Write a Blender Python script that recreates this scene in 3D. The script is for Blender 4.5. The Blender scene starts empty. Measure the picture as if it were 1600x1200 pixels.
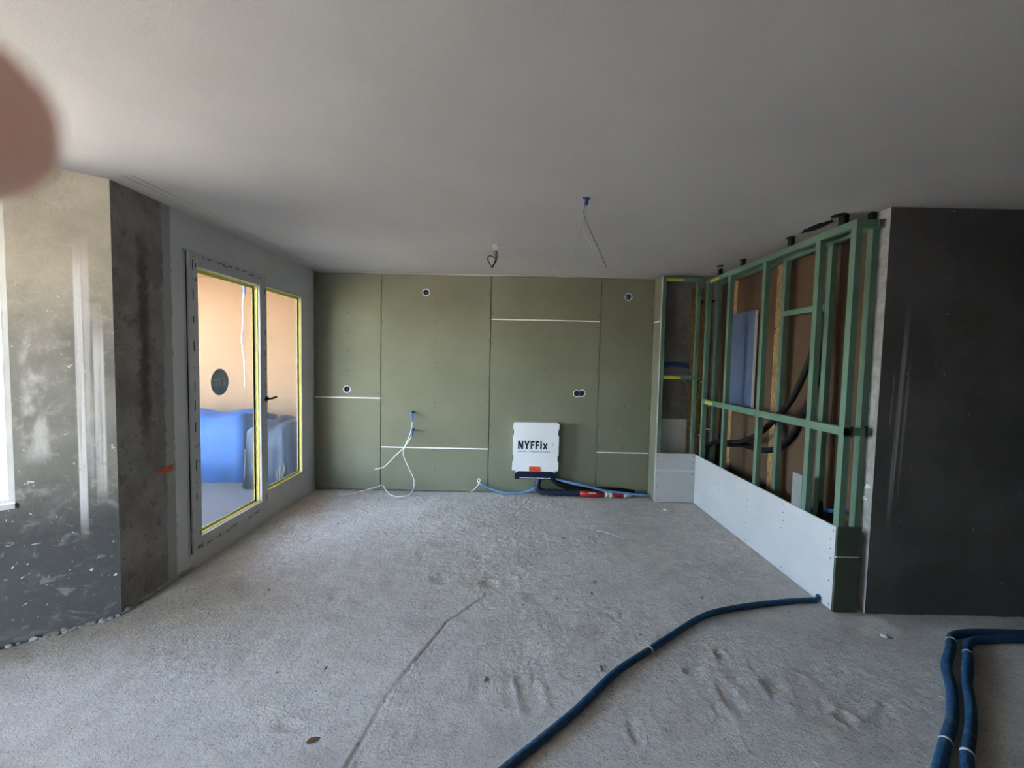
import bpy, bmesh, math, random
import numpy as np
from mathutils import Vector, Matrix

random.seed(7)
rng = np.random.default_rng(11)
SC = bpy.context.scene
COL = SC.collection

# ------------------------------------------------------------------ camera
def make_camera():
    cd = bpy.data.cameras.new('camera')
    cam = bpy.data.objects.new('camera', cd)
    COL.objects.link(cam)
    f, pitch, roll, yaw, hc = 683.72, .0544, .0206, .0017, 1.5449
    cd.sensor_width = 36.0
    cd.lens = f / 1600 * 36.0
    cd.clip_start = .002
    cd.clip_end = 500
    cd.dof.use_dof = True                      # small phone lens, focused into the room
    cd.dof.focus_distance = 3.4
    cd.dof.aperture_fstop = 6.2
    R = (Matrix.Rotation(-yaw, 3, 'Z') @ Matrix.Rotation(math.pi / 2 - pitch, 3, 'X')
         @ Matrix.Rotation(roll, 3, 'Z'))
    cam.matrix_world = Matrix.Translation((0, 0, hc)) @ R.to_4x4()
    SC.camera = cam
make_camera()

# ------------------------------------------------------------------ sky, sun, exposure
SKY_STRENGTH = 1.5
SUN_STRENGTH = 20.0
w = bpy.data.worlds.new('sky')
SC.world = w
w.use_nodes = True
nt = w.node_tree
sky = nt.nodes.new('ShaderNodeTexSky')
sky.sky_type = 'NISHITA'
sky.sun_disc = False
sky.sun_elevation = math.radians(38)
sky.sun_rotation = math.radians(75)
sky.air_density = 1.0
sky.dust_density = 2.0
bg = nt.nodes['Background']
bg.inputs['Strength'].default_value = SKY_STRENGTH
hs = nt.nodes.new('ShaderNodeHueSaturation')          # hazy, paler sky
hs.inputs['Saturation'].default_value = .78
nt.links.new(sky.outputs[0], hs.inputs['Color'])
nt.links.new(hs.outputs[0], bg.inputs['Color'])
sd = bpy.data.lights.new('sun', 'SUN')
sd.energy = SUN_STRENGTH
sd.angle = math.radians(.6)
sd.color = (1, .93, .82)
so = bpy.data.objects.new('sun', sd)
COL.objects.link(so)
so.rotation_euler = Vector((.80, .20, .62)).to_track_quat('Z', 'Y').to_euler()
SC.view_settings.view_transform = 'Standard'
SC.view_settings.look = 'None'
SC.view_settings.gamma = 1
SC.view_settings.use_curve_mapping = False
SC.view_settings.exposure = 2.9
SC.cycles.max_bounces = 10
SC.cycles.diffuse_bounces = 7
SC.cycles.transparent_max_bounces = 12
SC.cycles.sample_clamp_indirect = 6.0

# ------------------------------------------------------------------ dimensions (metres)
LX, BY, H = -2.2648, 5.0188, 2.5055           # window wall, board face of back wall, ceiling
PX = 2.0543                                   # face of the low white boards
NY = 4.80                                     # front of the niche frame
RX, RY = 2.249, 2.666                         # corner of the right concrete wall
CX, CYc = -2.2648, 2.50                       # corner of the pier
DX, DY = -.74785, -.66387                     # direction of the slanting wall from that corner
REARY, FARX, RIGHTX = -1.6, -4.15, 6.6

# ------------------------------------------------------------------ node helpers
class NT:
    def __init__(s, name):
        s.m = bpy.data.materials.new(name)
        s.m.use_nodes = True
        s.t = s.m.node_tree
        s.b = s.t.nodes['Principled BSDF']
        s.out = s.t.nodes['Material Output']
        s._co = None
    def n(s, typ, **kw):
        nd = s.t.nodes.new(typ)
        for k, v in kw.items():
            setattr(nd, k, v)
        return nd
    def put(s, sock, v):
        if hasattr(v, 'is_linked') or isinstance(v, bpy.types.NodeSocket):
            s.t.links.new(v, sock)
        elif isinstance(v, (tuple, list)) and len(v) == 3 and sock.type == 'RGBA':
            sock.default_value = (*v, 1)
        else:
            sock.default_value = v
    @property
    def co(s):
        if s._co is None:
            s._co = s.n('ShaderNodeTexCoord').outputs['Object']
        return s._co
    def math(s, op, a, b=0.0, c=None, clamp=False):
        nd = s.n('ShaderNodeMath', operation=op, use_clamp=clamp)
        s.put(nd.inputs[0], a); s.put(nd.inputs[1], b)
        if c is not None: s.put(nd.inputs[2], c)
        return nd.outputs[0]
    def mapr(s, v, a, b, lo=0.0, hi=1.0, kind='SMOOTHSTEP'):
        nd = s.n('ShaderNodeMapRange', interpolation_type=kind)
        s.put(nd.inputs['Value'], v)
        nd.inputs['From Min'].default_value = a; nd.inputs['From Max'].default_value = b
        nd.inputs['To Min'].default_value = lo; nd.inputs['To Max'].default_value = hi
        return nd.outputs['Result']
    def scale(s, vec, sc):
        nd = s.n('ShaderNodeVectorMath', operation='MULTIPLY')
        s.put(nd.inputs[0], vec); nd.inputs[1].default_value = sc
        return nd.outputs[0]
    def dot(s, vec, d):
        nd = s.n('ShaderNodeVectorMath', operation='DOT_PRODUCT')
        s.put(nd.inputs[0], vec); nd.inputs[1].default_value = d
        return nd.outputs['Value']
    def noise(s, sc, detail=4, rough=.55, vec=None, dist=0.0):
        nd = s.n('ShaderNodeTexNoise')
        s.put(nd.inputs['Vector'], s.co if vec is None else vec)
        nd.inputs['Scale'].default_value = sc; nd.inputs['Detail'].default_value = detail
        nd.inputs['Roughness'].default_value = rough; nd.inputs['Distortion'].default_value = dist
        return nd.outputs['Fac']
    def mix(s, fac, a, b, mode='MIX'):
        nd = s.n('ShaderNodeMix', data_type='RGBA', blend_type=mode)
        s.put(nd.inputs['Factor'], fac); s.put(nd.inputs['A'], a) if False else None
        s.put(nd.inputs[6], a); s.put(nd.inputs[7], b)
        return nd.outputs[2]
    def bump(s, h, strength=.5, dist=.005):
        nd = s.n('ShaderNodeBump')
        nd.inputs['Strength'].default_value = strength; nd.inputs['Distance'].default_value = dist
        s.put(nd.inputs['Height'], h)
        s.t.links.new(nd.outputs[0], s.b.inputs['Normal'])
    def done(s, color, rough=.8, metal=0.0, spec=.3):
        s.put(s.b.inputs['Base Color'], color)
        s.put(s.b.inputs['Roughness'], rough)
        s.b.inputs['Metallic'].default_value = metal
        s.b.inputs['Specular IOR Level'].default_value = spec
        return s.m
    def band(s, v, a, b, soft):
        return s.math('MULTIPLY', s.mapr(v, a - soft, a + soft), s.mapr(v, b - soft, b + soft, 1, 0))

def simple(name, col, rough=.7, metal=0.0, var=.12, vs=9.0, bump=0.0, bs=60.0, spec=.3):
    t = NT(name)
    lo = tuple(c * (1 - var) for c in col); hi = tuple(min(1, c * (1 + var)) for c in col)
    c = t.mix(t.mapr(t.noise(vs), .3, .7), lo, hi)
    if bump:
        t.bump(t.noise(bs, 5), bump, .004)
    return t.done(c, rough, metal, spec)

M = {}
def materials():
    # rough screed floor
    t = NT('rough_screed')
    big, mid, fine = t.noise(1.3, 5), t.noise(9, 6, .62), t.noise(95, 4, .7)
    c = t.mix(t.mapr(big, .3, .7), (.655, .615, .565), (.745, .705, .65))
    c = t.mix(t.mapr(mid, .35, .7, 0, .55), c, (.50, .465, .435))
    c = t.mix(t.mapr(t.noise(52, 5, .75), .55, .66, 0, .75), c, (.29, .27, .25))
    c = t.mix(t.mapr(fine, .45, .75, 0, .5), c, (.72, .705, .68))
    dust = t.mapr(t.noise(5.5, 5, .6, dist=.6), .62, .68, 0, .4)
    c = t.mix(dust, c, (.74, .73, .715))
    br = t.math('MULTIPLY', t.mapr(t.noise(2.3, 3), .52, .7), .30)
    c = t.mix(br, c, (.40, .335, .28))
    h = t.math('ADD', t.math('MULTIPLY', t.noise(38, 6, .68), 1.0), t.math('MULTIPLY', t.noise(110, 4, .75), .75))
    t.bump(h, 1.0, .016)
    M['floor'] = t.done(c, .92, spec=.15)
    # ceiling
    t = NT('ceiling_plaster')
    c = t.mix(t.mapr(t.noise(.9, 4), .3, .7), (.44, .43, .415), (.49, .48, .465))
    c = t.mix(t.mapr(t.noise(160, 2), .4, .7, 0, .25), c, (.38, .37, .36))
    t.bump(t.noise(130, 4, .7), .35, .003)
    M['ceiling'] = t.done(c, .9, spec=.15)
    # slanting concrete face of the pier, with white run marks and skim patches
    t = NT('patched_concrete')
    s = t.math('SUBTRACT', t.dot(t.co, (DX, DY, 0)), DX * CX + DY * CYc)
    z = t.dot(t.co, (0, 0, 1))
    n1, n2, n3 = t.noise(3.2, 6, .62), t.noise(11, 6, .66, dist=.4), t.noise(70, 4, .7)
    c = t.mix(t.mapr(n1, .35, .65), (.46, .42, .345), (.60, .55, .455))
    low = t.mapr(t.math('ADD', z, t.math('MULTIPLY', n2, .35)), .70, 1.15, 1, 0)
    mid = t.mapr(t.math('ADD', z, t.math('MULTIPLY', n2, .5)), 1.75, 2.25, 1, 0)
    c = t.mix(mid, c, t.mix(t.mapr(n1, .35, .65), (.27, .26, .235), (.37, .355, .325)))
    c = t.mix(low, c, (.105, .105, .106))                       # darker towards the foot of the pier
    c = t.mix(t.math('MULTIPLY', t.mapr(n2, .54, .64, 0, .45), t.mapr(low, 0, 1, 1, .10)), c, (.56, .54, .48))
    c = t.mix(t.mapr(n3, .6, .75, 0, .35), c, (.30, .28, .25))
    comb = t.math('MULTIPLY', t.band(s, .27, .36, .015), t.mapr(t.noise(9, 4, vec=t.scale(t.co, (1, 1, .5))), .45, .62))
    c = t.mix(t.math('MULTIPLY', comb, t.band(z, .98, 1.62, .05)), c, (.66, .65, .62))
    streak = t.mapr(t.noise(1.0, 4, .6, vec=t.scale(t.co, (55, 55, 1.2))), .30, .52, .35, 1)
    m1 = t.math('MULTIPLY', t.band(s, .126, .158, .004), t.band(z, .62, 2.02, .16))
    m2 = t.math('MULTIPLY', t.band(s, .096, .124, .007), t.band(z, .86, 2.08, .16))
    m3 = t.math('MULTIPLY', t.band(s, .045, .088, .006), t.band(z, .78, 1.66, .14))
    mm = t.math('MULTIPLY', t.math('MAXIMUM', t.math('MAXIMUM', m1, t.math('MULTIPLY', m2, .55)), t.math('MULTIPLY', m3, .8)), streak)
    c = t.mix(t.math('MULTIPLY', mm, 1.0), c, (.88, .87, .87))
    chips = t.math('MULTIPLY', t.mapr(t.noise(34, 3, .5, dist=.8), .69, .72), t.band(z, .1, 1.9, .1))
    smear = t.math('MULTIPLY', t.mapr(t.noise(7, 5, .65, vec=t.scale(t.co, (1, 1, 1.8)), dist=.9), .57, .66, 0, .55), t.band(z, .05, .95, .1))
    c = t.mix(smear, c, (.33, .33, .335))
    c = t.mix(chips, c, (.74, .72, .68))
    t.bump(t.math('ADD', n2, t.math('MULTIPLY', n3, .5)), .5, .008)
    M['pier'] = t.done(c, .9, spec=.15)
    # bare dark concrete side of the pier
    t = NT('stained_concrete')
    y = t.dot(t.co, (0, 1, 0)); z = t.dot(t.co, (0, 0, 1))
    n1, n2, n3 = t.noise(4, 6, .65), t.noise(14, 6, .7, dist=.5), t.noise(80, 4, .7)
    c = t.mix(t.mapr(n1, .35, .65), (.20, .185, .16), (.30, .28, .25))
    rust = t.math('MULTIPLY', t.band(t.math('ADD', y, t.math('MULTIPLY', n2, .12)), 2.73, 2.80, .025), t.band(z, 1.0, 2.2, .2))
    c = t.mix(t.math('MULTIPLY', rust, .8), c, (.075, .058, .045))
    c = t.mix(t.mapr(n2, .57, .60, 0, .6), c, (.13, .12, .11))
    c = t.mix(t.mapr(n3, .62, .75, 0, .4), c, (.36, .34, .31))
    skim = t.mapr(t.math('ADD', y, t.math('MULTIPLY', n2, .10)), 2.90, 2.915)
    c = t.mix(skim, c, (.36, .35, .33))
    t.bump(t.math('ADD', n2, t.math('MULTIPLY', n3, .6)), .6, .010)
    M['pier_side'] = t.done(c, .92, spec=.12)
    # smooth grey plaster of the window wall
    t = NT('grey_plaster')
    c = t.mix(t.mapr(t.noise(2.4, 5), .3, .7), (.55, .545, .54), (.61, .605, .60))
    t.bump(t.noise(110, 4), .25, .003)
    M['plaster'] = t.done(c, .9, spec=.15)
    # dark concrete wall at the right, with pale trowel marks
    t = NT('dark_concrete')
    x = t.dot(t.co, (1, 0, 0)); z = t.dot(t.co, (0, 0, 1))
    n1, n2, n3 = t.noise(1.8, 6, .6), t.noise(12, 6, .65), t.noise(90, 4, .7)
    c = t.mix(t.mapr(n1, .35, .65), (.075, .072, .070), (.108, .104, .102))
    c = t.mix(t.mapr(n3, .6, .78, 0, .35), c, (.20, .19, .18))
    xs = t.math('SUBTRACT', x, t.math('MULTIPLY', z, .03))
    st = t.mapr(t.noise(1.0, 4, .6, vec=t.scale(t.co, (70, 70, 1.2))), .35, .65, .3, 1)
    m1 = t.math('MULTIPLY', t.band(xs, 2.325, 2.352, .006), t.band(z, .70, 1.75, .25))
    m2 = t.math('MULTIPLY', t.band(xs, 2.288, 2.294, .003), t.band(z, 1.2, 1.5, .06))
    m3 = t.math('MULTIPLY', t.band(xs, 2.372, 2.386, .006), t.band(z, .82, 1.5, .2))
    mm = t.math('MULTIPLY', t.math('MAXIMUM', m1, t.math('MAXIMUM', m2, t.math('MULTIPLY', m3, .6))), st)
    c = t.mix(t.math('MULTIPLY', mm, .8), c, (.46, .46, .47))
    dr = t.math('MULTIPLY', t.mapr(t.noise(28, 2, .5, dist=.6), .74, .76), .5)
    c = t.mix(dr, c, (.45, .45, .45))
    t.bump(t.math('ADD', n2, t.math('MULTIPLY', n3, .5)), .35, .005)
    M['dark_concrete'] = t.done(c, .88, spec=.2)
    t = NT('pale_reveal_concrete')
    n2, n3 = t.noise(16, 6, .65), t.noise(90, 4, .7)
    c = t.mix(t.mapr(n2, .35, .65), (.36, .35, .345), (.50, .49, .48))
    c = t.mix(t.mapr(n3, .55, .75, 0, .5), c, (.28, .27, .26))
    t.bump(n3, .4, .004)
    M['reveal'] = t.done(c, .9, spec=.15)
    # niche wall
    t = NT('niche_concrete')
    n1, n2 = t.noise(3, 6, .6), t.noise(9, 6, .7, dist=.5)
    z = t.dot(t.co, (0, 0, 1))
    c = t.mix(t.mapr(n1, .35, .65), (.22, .205, .195), (.32, .30, .285))
    c = t.mix(t.math('MULTIPLY', t.mapr(n2, .5, .62), t.band(z, .9, 1.42, .05)), c, (.16, .12, .10))
    c = t.mix(t.mapr(n2, .60, .63, 0, .6), c, (.40, .37, .34))
    t.bump(n2, .4, .006)
    M['niche'] = t.done(c, .9, spec=.15)
    # boards
    def board(name, a, b, rough=.85):
        t = NT(name)
        c = t.mix(t.mapr(t.noise(2.5, 4), .3, .7), a, b)
        c = t.mix(t.mapr(t.noise(220, 2), .45, .75, 0, .22), c, tuple(v * .6 for v in a))
        t.bump(t.noise(200, 3), .15, .002)
        return t.done(c, rough, spec=.2)
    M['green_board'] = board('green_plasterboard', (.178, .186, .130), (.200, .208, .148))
    M['end_board'] = board('shaded_green_plasterboard', (.060, .078, .056), (.072, .090, .066))  # green board darkened: the shade on its unlit face is in the colour
    M['white_board'] = board('pale_grey_plasterboard', (.49, .50, .515), (.53, .54, .555))
    M['blue_board'] = board('blue_plasterboard', (.085, .115, .20), (.10, .135, .225))
    M['brown_board'] = board('brown_fibreboard', (.095, .060, .037), (.118, .075, .048))
    t = NT('strand_board')
    v = t.n('ShaderNodeTexVoronoi'); v.inputs['Scale'].default_value = 55
    t.put(v.inputs['Vector'], t.scale(t.co, (1, 1, .45)))
    c = t.mix(v.outputs['Color'], (.20, .115, .045), (.42, .28, .13))
    c = t.mix(t.mapr(t.noise(40, 4), .5, .7, 0, .7), c, (.22, .12, .05))
    t.bump(v.outputs['Distance'], .3, .003)
    M['osb'] = t.done(c, .8)
    M['gypsum'] = simple('white_gypsum', (.78, .78, .76), .9, var=.05)
    M['substrate'] = simple('grey_blockwork', (.30, .30, .29), .95, var=.15)
    M['shadow_gap'] = simple('gap_shade', (.03, .03, .032), .9)  # near-black stands in for the shade inside slots and ceiling holes
    M['green_steel'] = simple('green_painted_steel', (.115, .200, .145), .5, 0.0, .10, 6, spec=.4)
    M['black_plastic'] = simple('black_plastic', (.006, .006, .007), .6, spec=.3)
    M['black_bracket'] = simple('black_bracket', (.010, .011, .011), .6)
    M['pvc'] = simple('grey_white_upvc', (.46, .455, .45), .5, var=.05, spec=.4)
    M['yellow'] = simple('yellow_tape', (.68, .63, .19), .6, var=.06)
    M['yellow_tag'] = simple('yellow_tag', (.62, .52, .05), .6, var=.08)
    M['steel'] = simple('bright_steel', (.75, .75, .75), .25, 1.0, .05)
    M['dark_metal'] = simple('dark_metal', (.07, .07, .075), .35, .8, .05)
    M['zinc'] = simple('zinc_plate', (.34, .37, .38), .45, .6, .1)
    M['blue_tube'] = simple('blue_conduit', (.05, .19, .55), .45, var=.1, spec=.4)
    M['pale_blue'] = simple('pale_blue_conduit', (.13, .34, .66), .45, var=.1, spec=.4)
    M['deep_blue'] = simple('deep_blue_conduit', (.022, .075, .26), .5, var=.12, spec=.4)
    M['white_cable'] = simple('white_cable', (.74, .75, .74), .5, var=.04)
    M['wire_dark'] = simple('dark_wire', (.05, .048, .05), .5)
    M['wire_grey'] = simple('grey_wire', (.40, .40, .39), .5)
    M['white_plastic'] = simple('white_plastic', (.62, .62, .60), .45, var=.05)
    M['carton'] = simple('white_card', (.78, .80, .83), .6, var=.02, vs=3)
    M['navy'] = simple('navy_print', (.002, .006, .030), .6, var=.05)
    M['orange'] = simple('orange_label', (.85, .10, .03), .6, var=.04)
    M['red_tube'] = simple('red_pipe', (.40, .014, .012), .4, var=.12, spec=.5)
    M['foil'] = simple('crumpled_tape', (.66, .66, .63), .3, .3, .15, 40, .5, 80)
    M['film_print'] = simple('black_film_print', (.03, .03, .03), .7)
    M['sticker'] = simple('slate_sticker', (.30, .37, .39), .6, var=.12, vs=14)
    M['sticker_text'] = simple('pale_sticker_print', (.55, .62, .63), .6, var=.04)
    M['grey_print'] = simple('grey_print', (.22, .25, .33), .6)
    M['facade'] = simple('peach_render', (.25, .158, .086), .9, var=.05, vs=1.5)
    M['soffit'] = simple('orange_timber_soffit', (.25, .13, .05), .8, var=.08)
    M['balcony'] = simple('grey_balcony_slab', (.075, .08, .09), .9, var=.10, vs=3)
    M['tarp'] = simple('blue_tarpaulin', (.001, .062, .22), .6, var=.14, vs=3, bump=.5, bs=7)
    M['grey_tarp'] = simple('slate_blue_tarpaulin', (.018, .036, .066), .6, var=.18, vs=3, bump=.5, bs=7)
    M['ground'] = simple('sunlit_gravel', (.50, .42, .32), .95, var=.08, vs=.2)
    M['mortar'] = simple('mortar_crumb', (.34, .33, .32), .95, var=.2, vs=40, bump=.6, bs=90)
    M['mortar_pale'] = simple('pale_mortar_crumb', (.62, .61, .60), .95, var=.12, vs=40, bump=.6, bs=90)
    M['wood_chip'] = simple('brown_wood_chip', (.16, .085, .045), .8, var=.2, vs=60)
    M['splinter'] = simple('pale_straw', (.66, .62, .56), .7)
    M['orange_paint'] = simple('orange_spray_paint', (.55, .075, .035), .8, var=.15, vs=30)
    M['rear_wall'] = simple('grey_concrete_wall', (.12, .115, .11), .9, var=.12, vs=2)
    # corrugated tube: ribs come from geometry; this is only its colour
    M['navy_tube'] = simple('navy_foil_wrap', (.006, .014, .040), .4, var=.3, vs=30, bump=.5, bs=50, spec=.5)
    # hose with fabric-like ribbing
    t = NT('blue_ribbed_hose')
    c = t.mix(t.mapr(t.noise(60, 3), .35, .65), (.012, .055, .125), (.024, .095, .195))
    c = t.mix(t.mapr(t.noise(14, 4), .58, .7, 0, .35), c, (.14, .18, .22))
    t.bump(t.noise(240, 2), .5, .004)
    M['hose'] = t.done(c, .6, spec=.35)
    # skin
    t = NT('skin')
    c = t.mix(t.mapr(t.noise(60, 3), .3, .7), (.97, .70, .61), (.98, .74, .65))
    tl = t.n('ShaderNodeBsdfTranslucent'); tl.inputs[0].default_value = (1.0, .80, .72, 1)     # light glows through thin flesh
    mx = t.n('ShaderNodeMixShader'); mx.inputs[0].default_value = .75
    M['skin'] = t.done(c, .4, spec=.5)
    t.t.links.new(t.b.outputs[0], mx.inputs[1]); t.t.links.new(tl.outputs[0], mx.inputs[2])
    t.t.links.new(mx.outputs[0], t.out.inputs['Surface'])
    M['nail'] = simple('fingernail', (.90, .74, .68), .25, var=.03, spec=.6)
    # dusty filmed glass: clear transmission, a little blur, a faint veil
    def glass(name, veil, blur, tint=(.97, .98, .98)):
        t = NT(name)
        tr = t.n('ShaderNodeBsdfTransparent'); tr.inputs[0].default_value = (*tint, 1)
        rf = t.n('ShaderNodeBsdfRefraction'); rf.inputs['Color'].default_value = (*tint, 1); rf.inputs['Roughness'].default_value = .09; rf.inputs['IOR'].default_value = 1.12
        tl = t.n('ShaderNodeBsdfTranslucent'); tl.inputs[0].default_value = (.5, .51, .52, 1)
        gl = t.n('ShaderNodeBsdfGlossy'); gl.inputs['Roughness'].default_value = .12
        a = t.n('ShaderNodeMixShader'); a.inputs[0].default_value = blur
        t.t.links.new(tr.outputs[0], a.inputs[1]); t.t.links.new(rf.outputs[0], a.inputs[2])
        b = t.n('ShaderNodeMixShader'); b.inputs[0].default_value = veil
        t.t.links.new(a.outputs[0], b.inputs[1]); t.t.links.new(tl.outputs[0], b.inputs[2])
        c = t.n('ShaderNodeMixShader'); c.inputs[0].default_value = .03
        t.t.links.new(b.outputs[0], c.inputs[1]); t.t.links.new(gl.outputs[0], c.inputs[2])
        t.t.links.new(c.outputs[0], t.out.inputs['Surface'])
        return t.m
    M['glass'] = glass('filmed_glass', .009, 0.0, (.665, .665, .665))
    M['glass_clear'] = glass('window_glass', .02, 0.0)
materials()

# ------------------------------------------------------------------ mesh helpers
class MB:
    def __init__(s):
        s.v, s.f, s.mi = [], [], []
    def add(s, vs, fs, mi=0):
        o = len(s.v)
        s.v += [tuple(p) for p in vs]
        s.f += [tuple(i + o for i in f) for f in fs]
        s.mi += [mi] * len(fs)
        return s
    def box(s, a, b, mi=0):
        (x0, y0, z0), (x1, y1, z1) = [tuple(min(p, q) for p, q in zip(a, b)), tuple(max(p, q) for p, q in zip(a, b))]
        vs = [(x0, y0, z0), (x1, y0, z0), (x1, y1, z0), (x0, y1, z0), (x0, y0, z1), (x1, y0, z1), (x1, y1, z1), (x0, y1, z1)]
        return s.add(vs, [(0, 3, 2, 1), (4, 5, 6, 7), (0, 1, 5, 4), (1, 2, 6, 5), (2, 3, 7, 6), (3, 0, 4, 7)], mi)
    def prism(s, poly, z0, z1, mis=None):
        """poly: counter-clockwise (x, y) list"""
        n = len(poly)
        vs = [(x, y, z0) for x, y in poly] + [(x, y, z1) for x, y in poly]
        s.add(vs, [tuple(range(n - 1, -1, -1)), tuple(range(n, 2 * n))])
        for i in range(n):
            j = (i + 1) % n
            s.add([vs[i], vs[j], vs[n + j], vs[n + i]], [(0, 1, 2, 3)], mis[i] if mis else 0)
        return s
    def slab(s, poly, y0, y1):
        """poly: (x, z) outline extruded from y0 (front) to y1"""
        n = len(poly)
        vs = [(x, y0, z) for x, z in poly] + [(x, y1, z) for x, z in poly]
        s.add(vs, [tuple(range(n)), tuple(range(2 * n - 1, n - 1, -1))] + [((i + 1) % n, i, n + i, n + (i + 1) % n) for i in range(n)])
        return s
    def tube(s, pts, r, seg=10, closed_ends=True):
        pts = [Vector(p) for p in pts]
        n = len(pts)
        rs = r if isinstance(r, (list, tuple)) else [r] * n
        ring = []
        t0 = (pts[1] - pts[0]).normalized()
        up = Vector((0, 0, 1)) if abs(t0.z) < .9 else Vector((1, 0, 0))
        u = t0.cross(up).normalized()
        base = len(s.v)
        for i in range(n):
            t = (pts[min(i + 1, n - 1)] - pts[max(i - 1, 0)]).normalized()
            u = (u - t * u.dot(t))
            if u.length < 1e-6: u = t.orthogonal()
            u.normalize()
            w = t.cross(u)
            for k in range(seg):
                a = 2 * math.pi * k / seg
                s.v.append(tuple(pts[i] + (u * math.cos(a) + w * math.sin(a)) * rs[i]))
        for i in range(n - 1):
            for k in range(seg):
                a, b = base + i * seg + k, base + i * seg + (k + 1) % seg
                s.f.append((a, b, b + seg, a + seg)); s.mi.append(0)
        if closed_ends:
            s.f.append(tuple(base + k for k in range(seg - 1, -1, -1))); s.mi.append(0)
            s.f.append(tuple(base + (n - 1) * seg + k for k in range(seg))); s.mi.append(0)
        return s
    def ring(s, c, r0, r1, axis, h, seg=28):
        """flat ring round centre c, inner r0, outer r1, thickness h along axis ('y' or 'z' or 'x')"""
        vs, fs = [], []
        for k in range(seg):
            a = 2 * math.pi * k / seg
            for r in (r0, r1):
                for d in (0, h):
                    p, q = r * math.cos(a), r * math.sin(a)
                    if axis == 'y': vs.append((c[0] + p, c[1] + d, c[2] + q))
                    elif axis == 'z': vs.append((c[0] + p, c[1] + q, c[2] + d))
                    else: vs.append((c[0] + d, c[1] + p, c[2] + q))
        for k in range(seg):
            i, j = 4 * k, 4 * ((k + 1) % seg)
            fs += [(i, j, j + 2, i + 2), (i + 1, i + 3, j + 3, j + 1), (i + 2, j + 2, j + 3, i + 3), (i, i + 1, j + 1, j)]
        return s.add(vs, fs)
    def disc(s, c, r, axis, h, seg=32):
        vs, fs = [], []
        for d in (0, h):
            for k in range(seg):
                a = 2 * math.pi * k / seg
                p, q = r * math.cos(a), r * math.sin(a)
                vs.append({'y': (c[0] + p, c[1] + d, c[2] + q), 'z': (c[0] + p, c[1] + q, c[2] + d), 'x': (c[0] + d, c[1] + p, c[2] + q)}[axis])
        fs = [tuple(range(seg)), tuple(range(2 * seg - 1, seg - 1, -1))] + [((k + 1) % seg, k, seg + k, seg + (k + 1) % seg) for k in range(seg)]
        return s.add(vs, fs)
    def mesh(s, name, mats, smooth=False):
        me = bpy.data.meshes.new(name)
        me.from_pydata(s.v, [], s.f)
        bm = bmesh.new(); bm.from_mesh(me)
        bmesh.ops.recalc_face_normals(bm, faces=bm.faces)
        bm.to_mesh(me); bm.free()
        for m in (mats if isinstance(mats, (list, tuple)) else [mats]):
            me.materials.append(m if not isinstance(m, str) else M[m])
        if any(s.mi):
            me.polygons.foreach_set('material_index', s.mi)
        if smooth:
            me.polygons.foreach_set('use_smooth', [True] * len(me.polygons))
        return me
    def build(s, name, mats, parent=None, smooth=False, bevel=0.0):
        o = bpy.data.objects.new(name, s.mesh(name, mats, smooth))
        COL.objects.link(o)
        if parent is not None: o.parent = parent
        if bevel:
            md = o.modifiers.new('bevel', 'BEVEL'); md.width = bevel; md.segments = 2; md.limit_method = 'ANGLE'
        return o

def link(me, name, parent=None):
    o = bpy.data.objects.new(name, me); COL.objects.link(o)
    if parent is not None: o.parent = parent
    return o
def tag(o, label, cat, group=None, kind=None):
    o['label'] = label; o['category'] = cat
    if group: o['group'] = group
    if kind: o['kind'] = kind
    return o
def struct(o, label, cat): return tag(o, label, cat, kind='structure')
def empty(name, loc):
    o = bpy.data.objects.new(name, None); o.location = loc; o.empty_display_size = .05
    COL.objects.link(o); return o
def child(mb, name, mats, root, smooth=False, bevel=0.0):
    """part built in world coordinates, re-based on its root's location"""
    L = Vector(root.location)
    p = root.parent
    while p is not None:
        L += Vector(p.location); p = p.parent
    mb.v = [(x - L.x, y - L.y, z - L.z) for x, y, z in mb.v]
    return mb.build(name, mats, root, smooth, bevel)
def spline(pts, n=8):
    P = [Vector(p) for p in pts]
    out = []
    for i in range(len(P) - 1):
        p0, p1, p2, p3 = P[max(i - 1, 0)], P[i], P[i + 1], P[min(i + 2, len(P) - 1)]
        for k in range(n):
            t = k / n
            out.append(.5 * ((2 * p1) + (p2 - p0) * t + (2 * p0 - 5 * p1 + 4 * p2 - p3) * t * t + (3 * p1 - p0 - 3 * p2 + p3) * t ** 3))
    out.append(P[-1])
    return out
def corrugated(mb, pts, r, amp, pitch=.008, seg=12):
    path = spline(pts, 12)
    dense, acc = [path[0]], 0
    for a, b in zip(path, path[1:]):
        d = (b - a).length
        while acc + d >= pitch / 2:
            t = (pitch / 2 - acc) / d
            a = a.lerp(b, t); dense.append(a); d = (b - a).length; acc = 0
        acc += d
    rs = [r + (amp if i % 2 else -amp) for i in range(len(dense))]
    return mb.tube(dense, rs, seg)
def text_mesh(body, width, height, depth, bold=0.0, name='lettering'):
    cu = bpy.data.curves.new(name, 'FONT')
    cu.body = body; cu.size = 1; cu.extrude = .02; cu.offset = bold; cu.resolution_u = 3
    o = bpy.data.objects.new(name, cu); COL.objects.link(o)
    dg = bpy.context.evaluated_depsgraph_get()
    me = bpy.data.meshes.new_from_object(o.evaluated_get(dg))
    bpy.data.objects.remove(o); bpy.data.curves.remove(cu)
    co = np.empty(len(me.vertices) * 3); me.vertices.foreach_get('co', co); co = co.reshape(-1, 3)
    lo, hi = co.min(0), co.max(0)
    co = (co - lo) / (hi - lo) * (width, height, depth)
    me.vertices.foreach_set('co', co.ravel())
    return me

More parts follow.
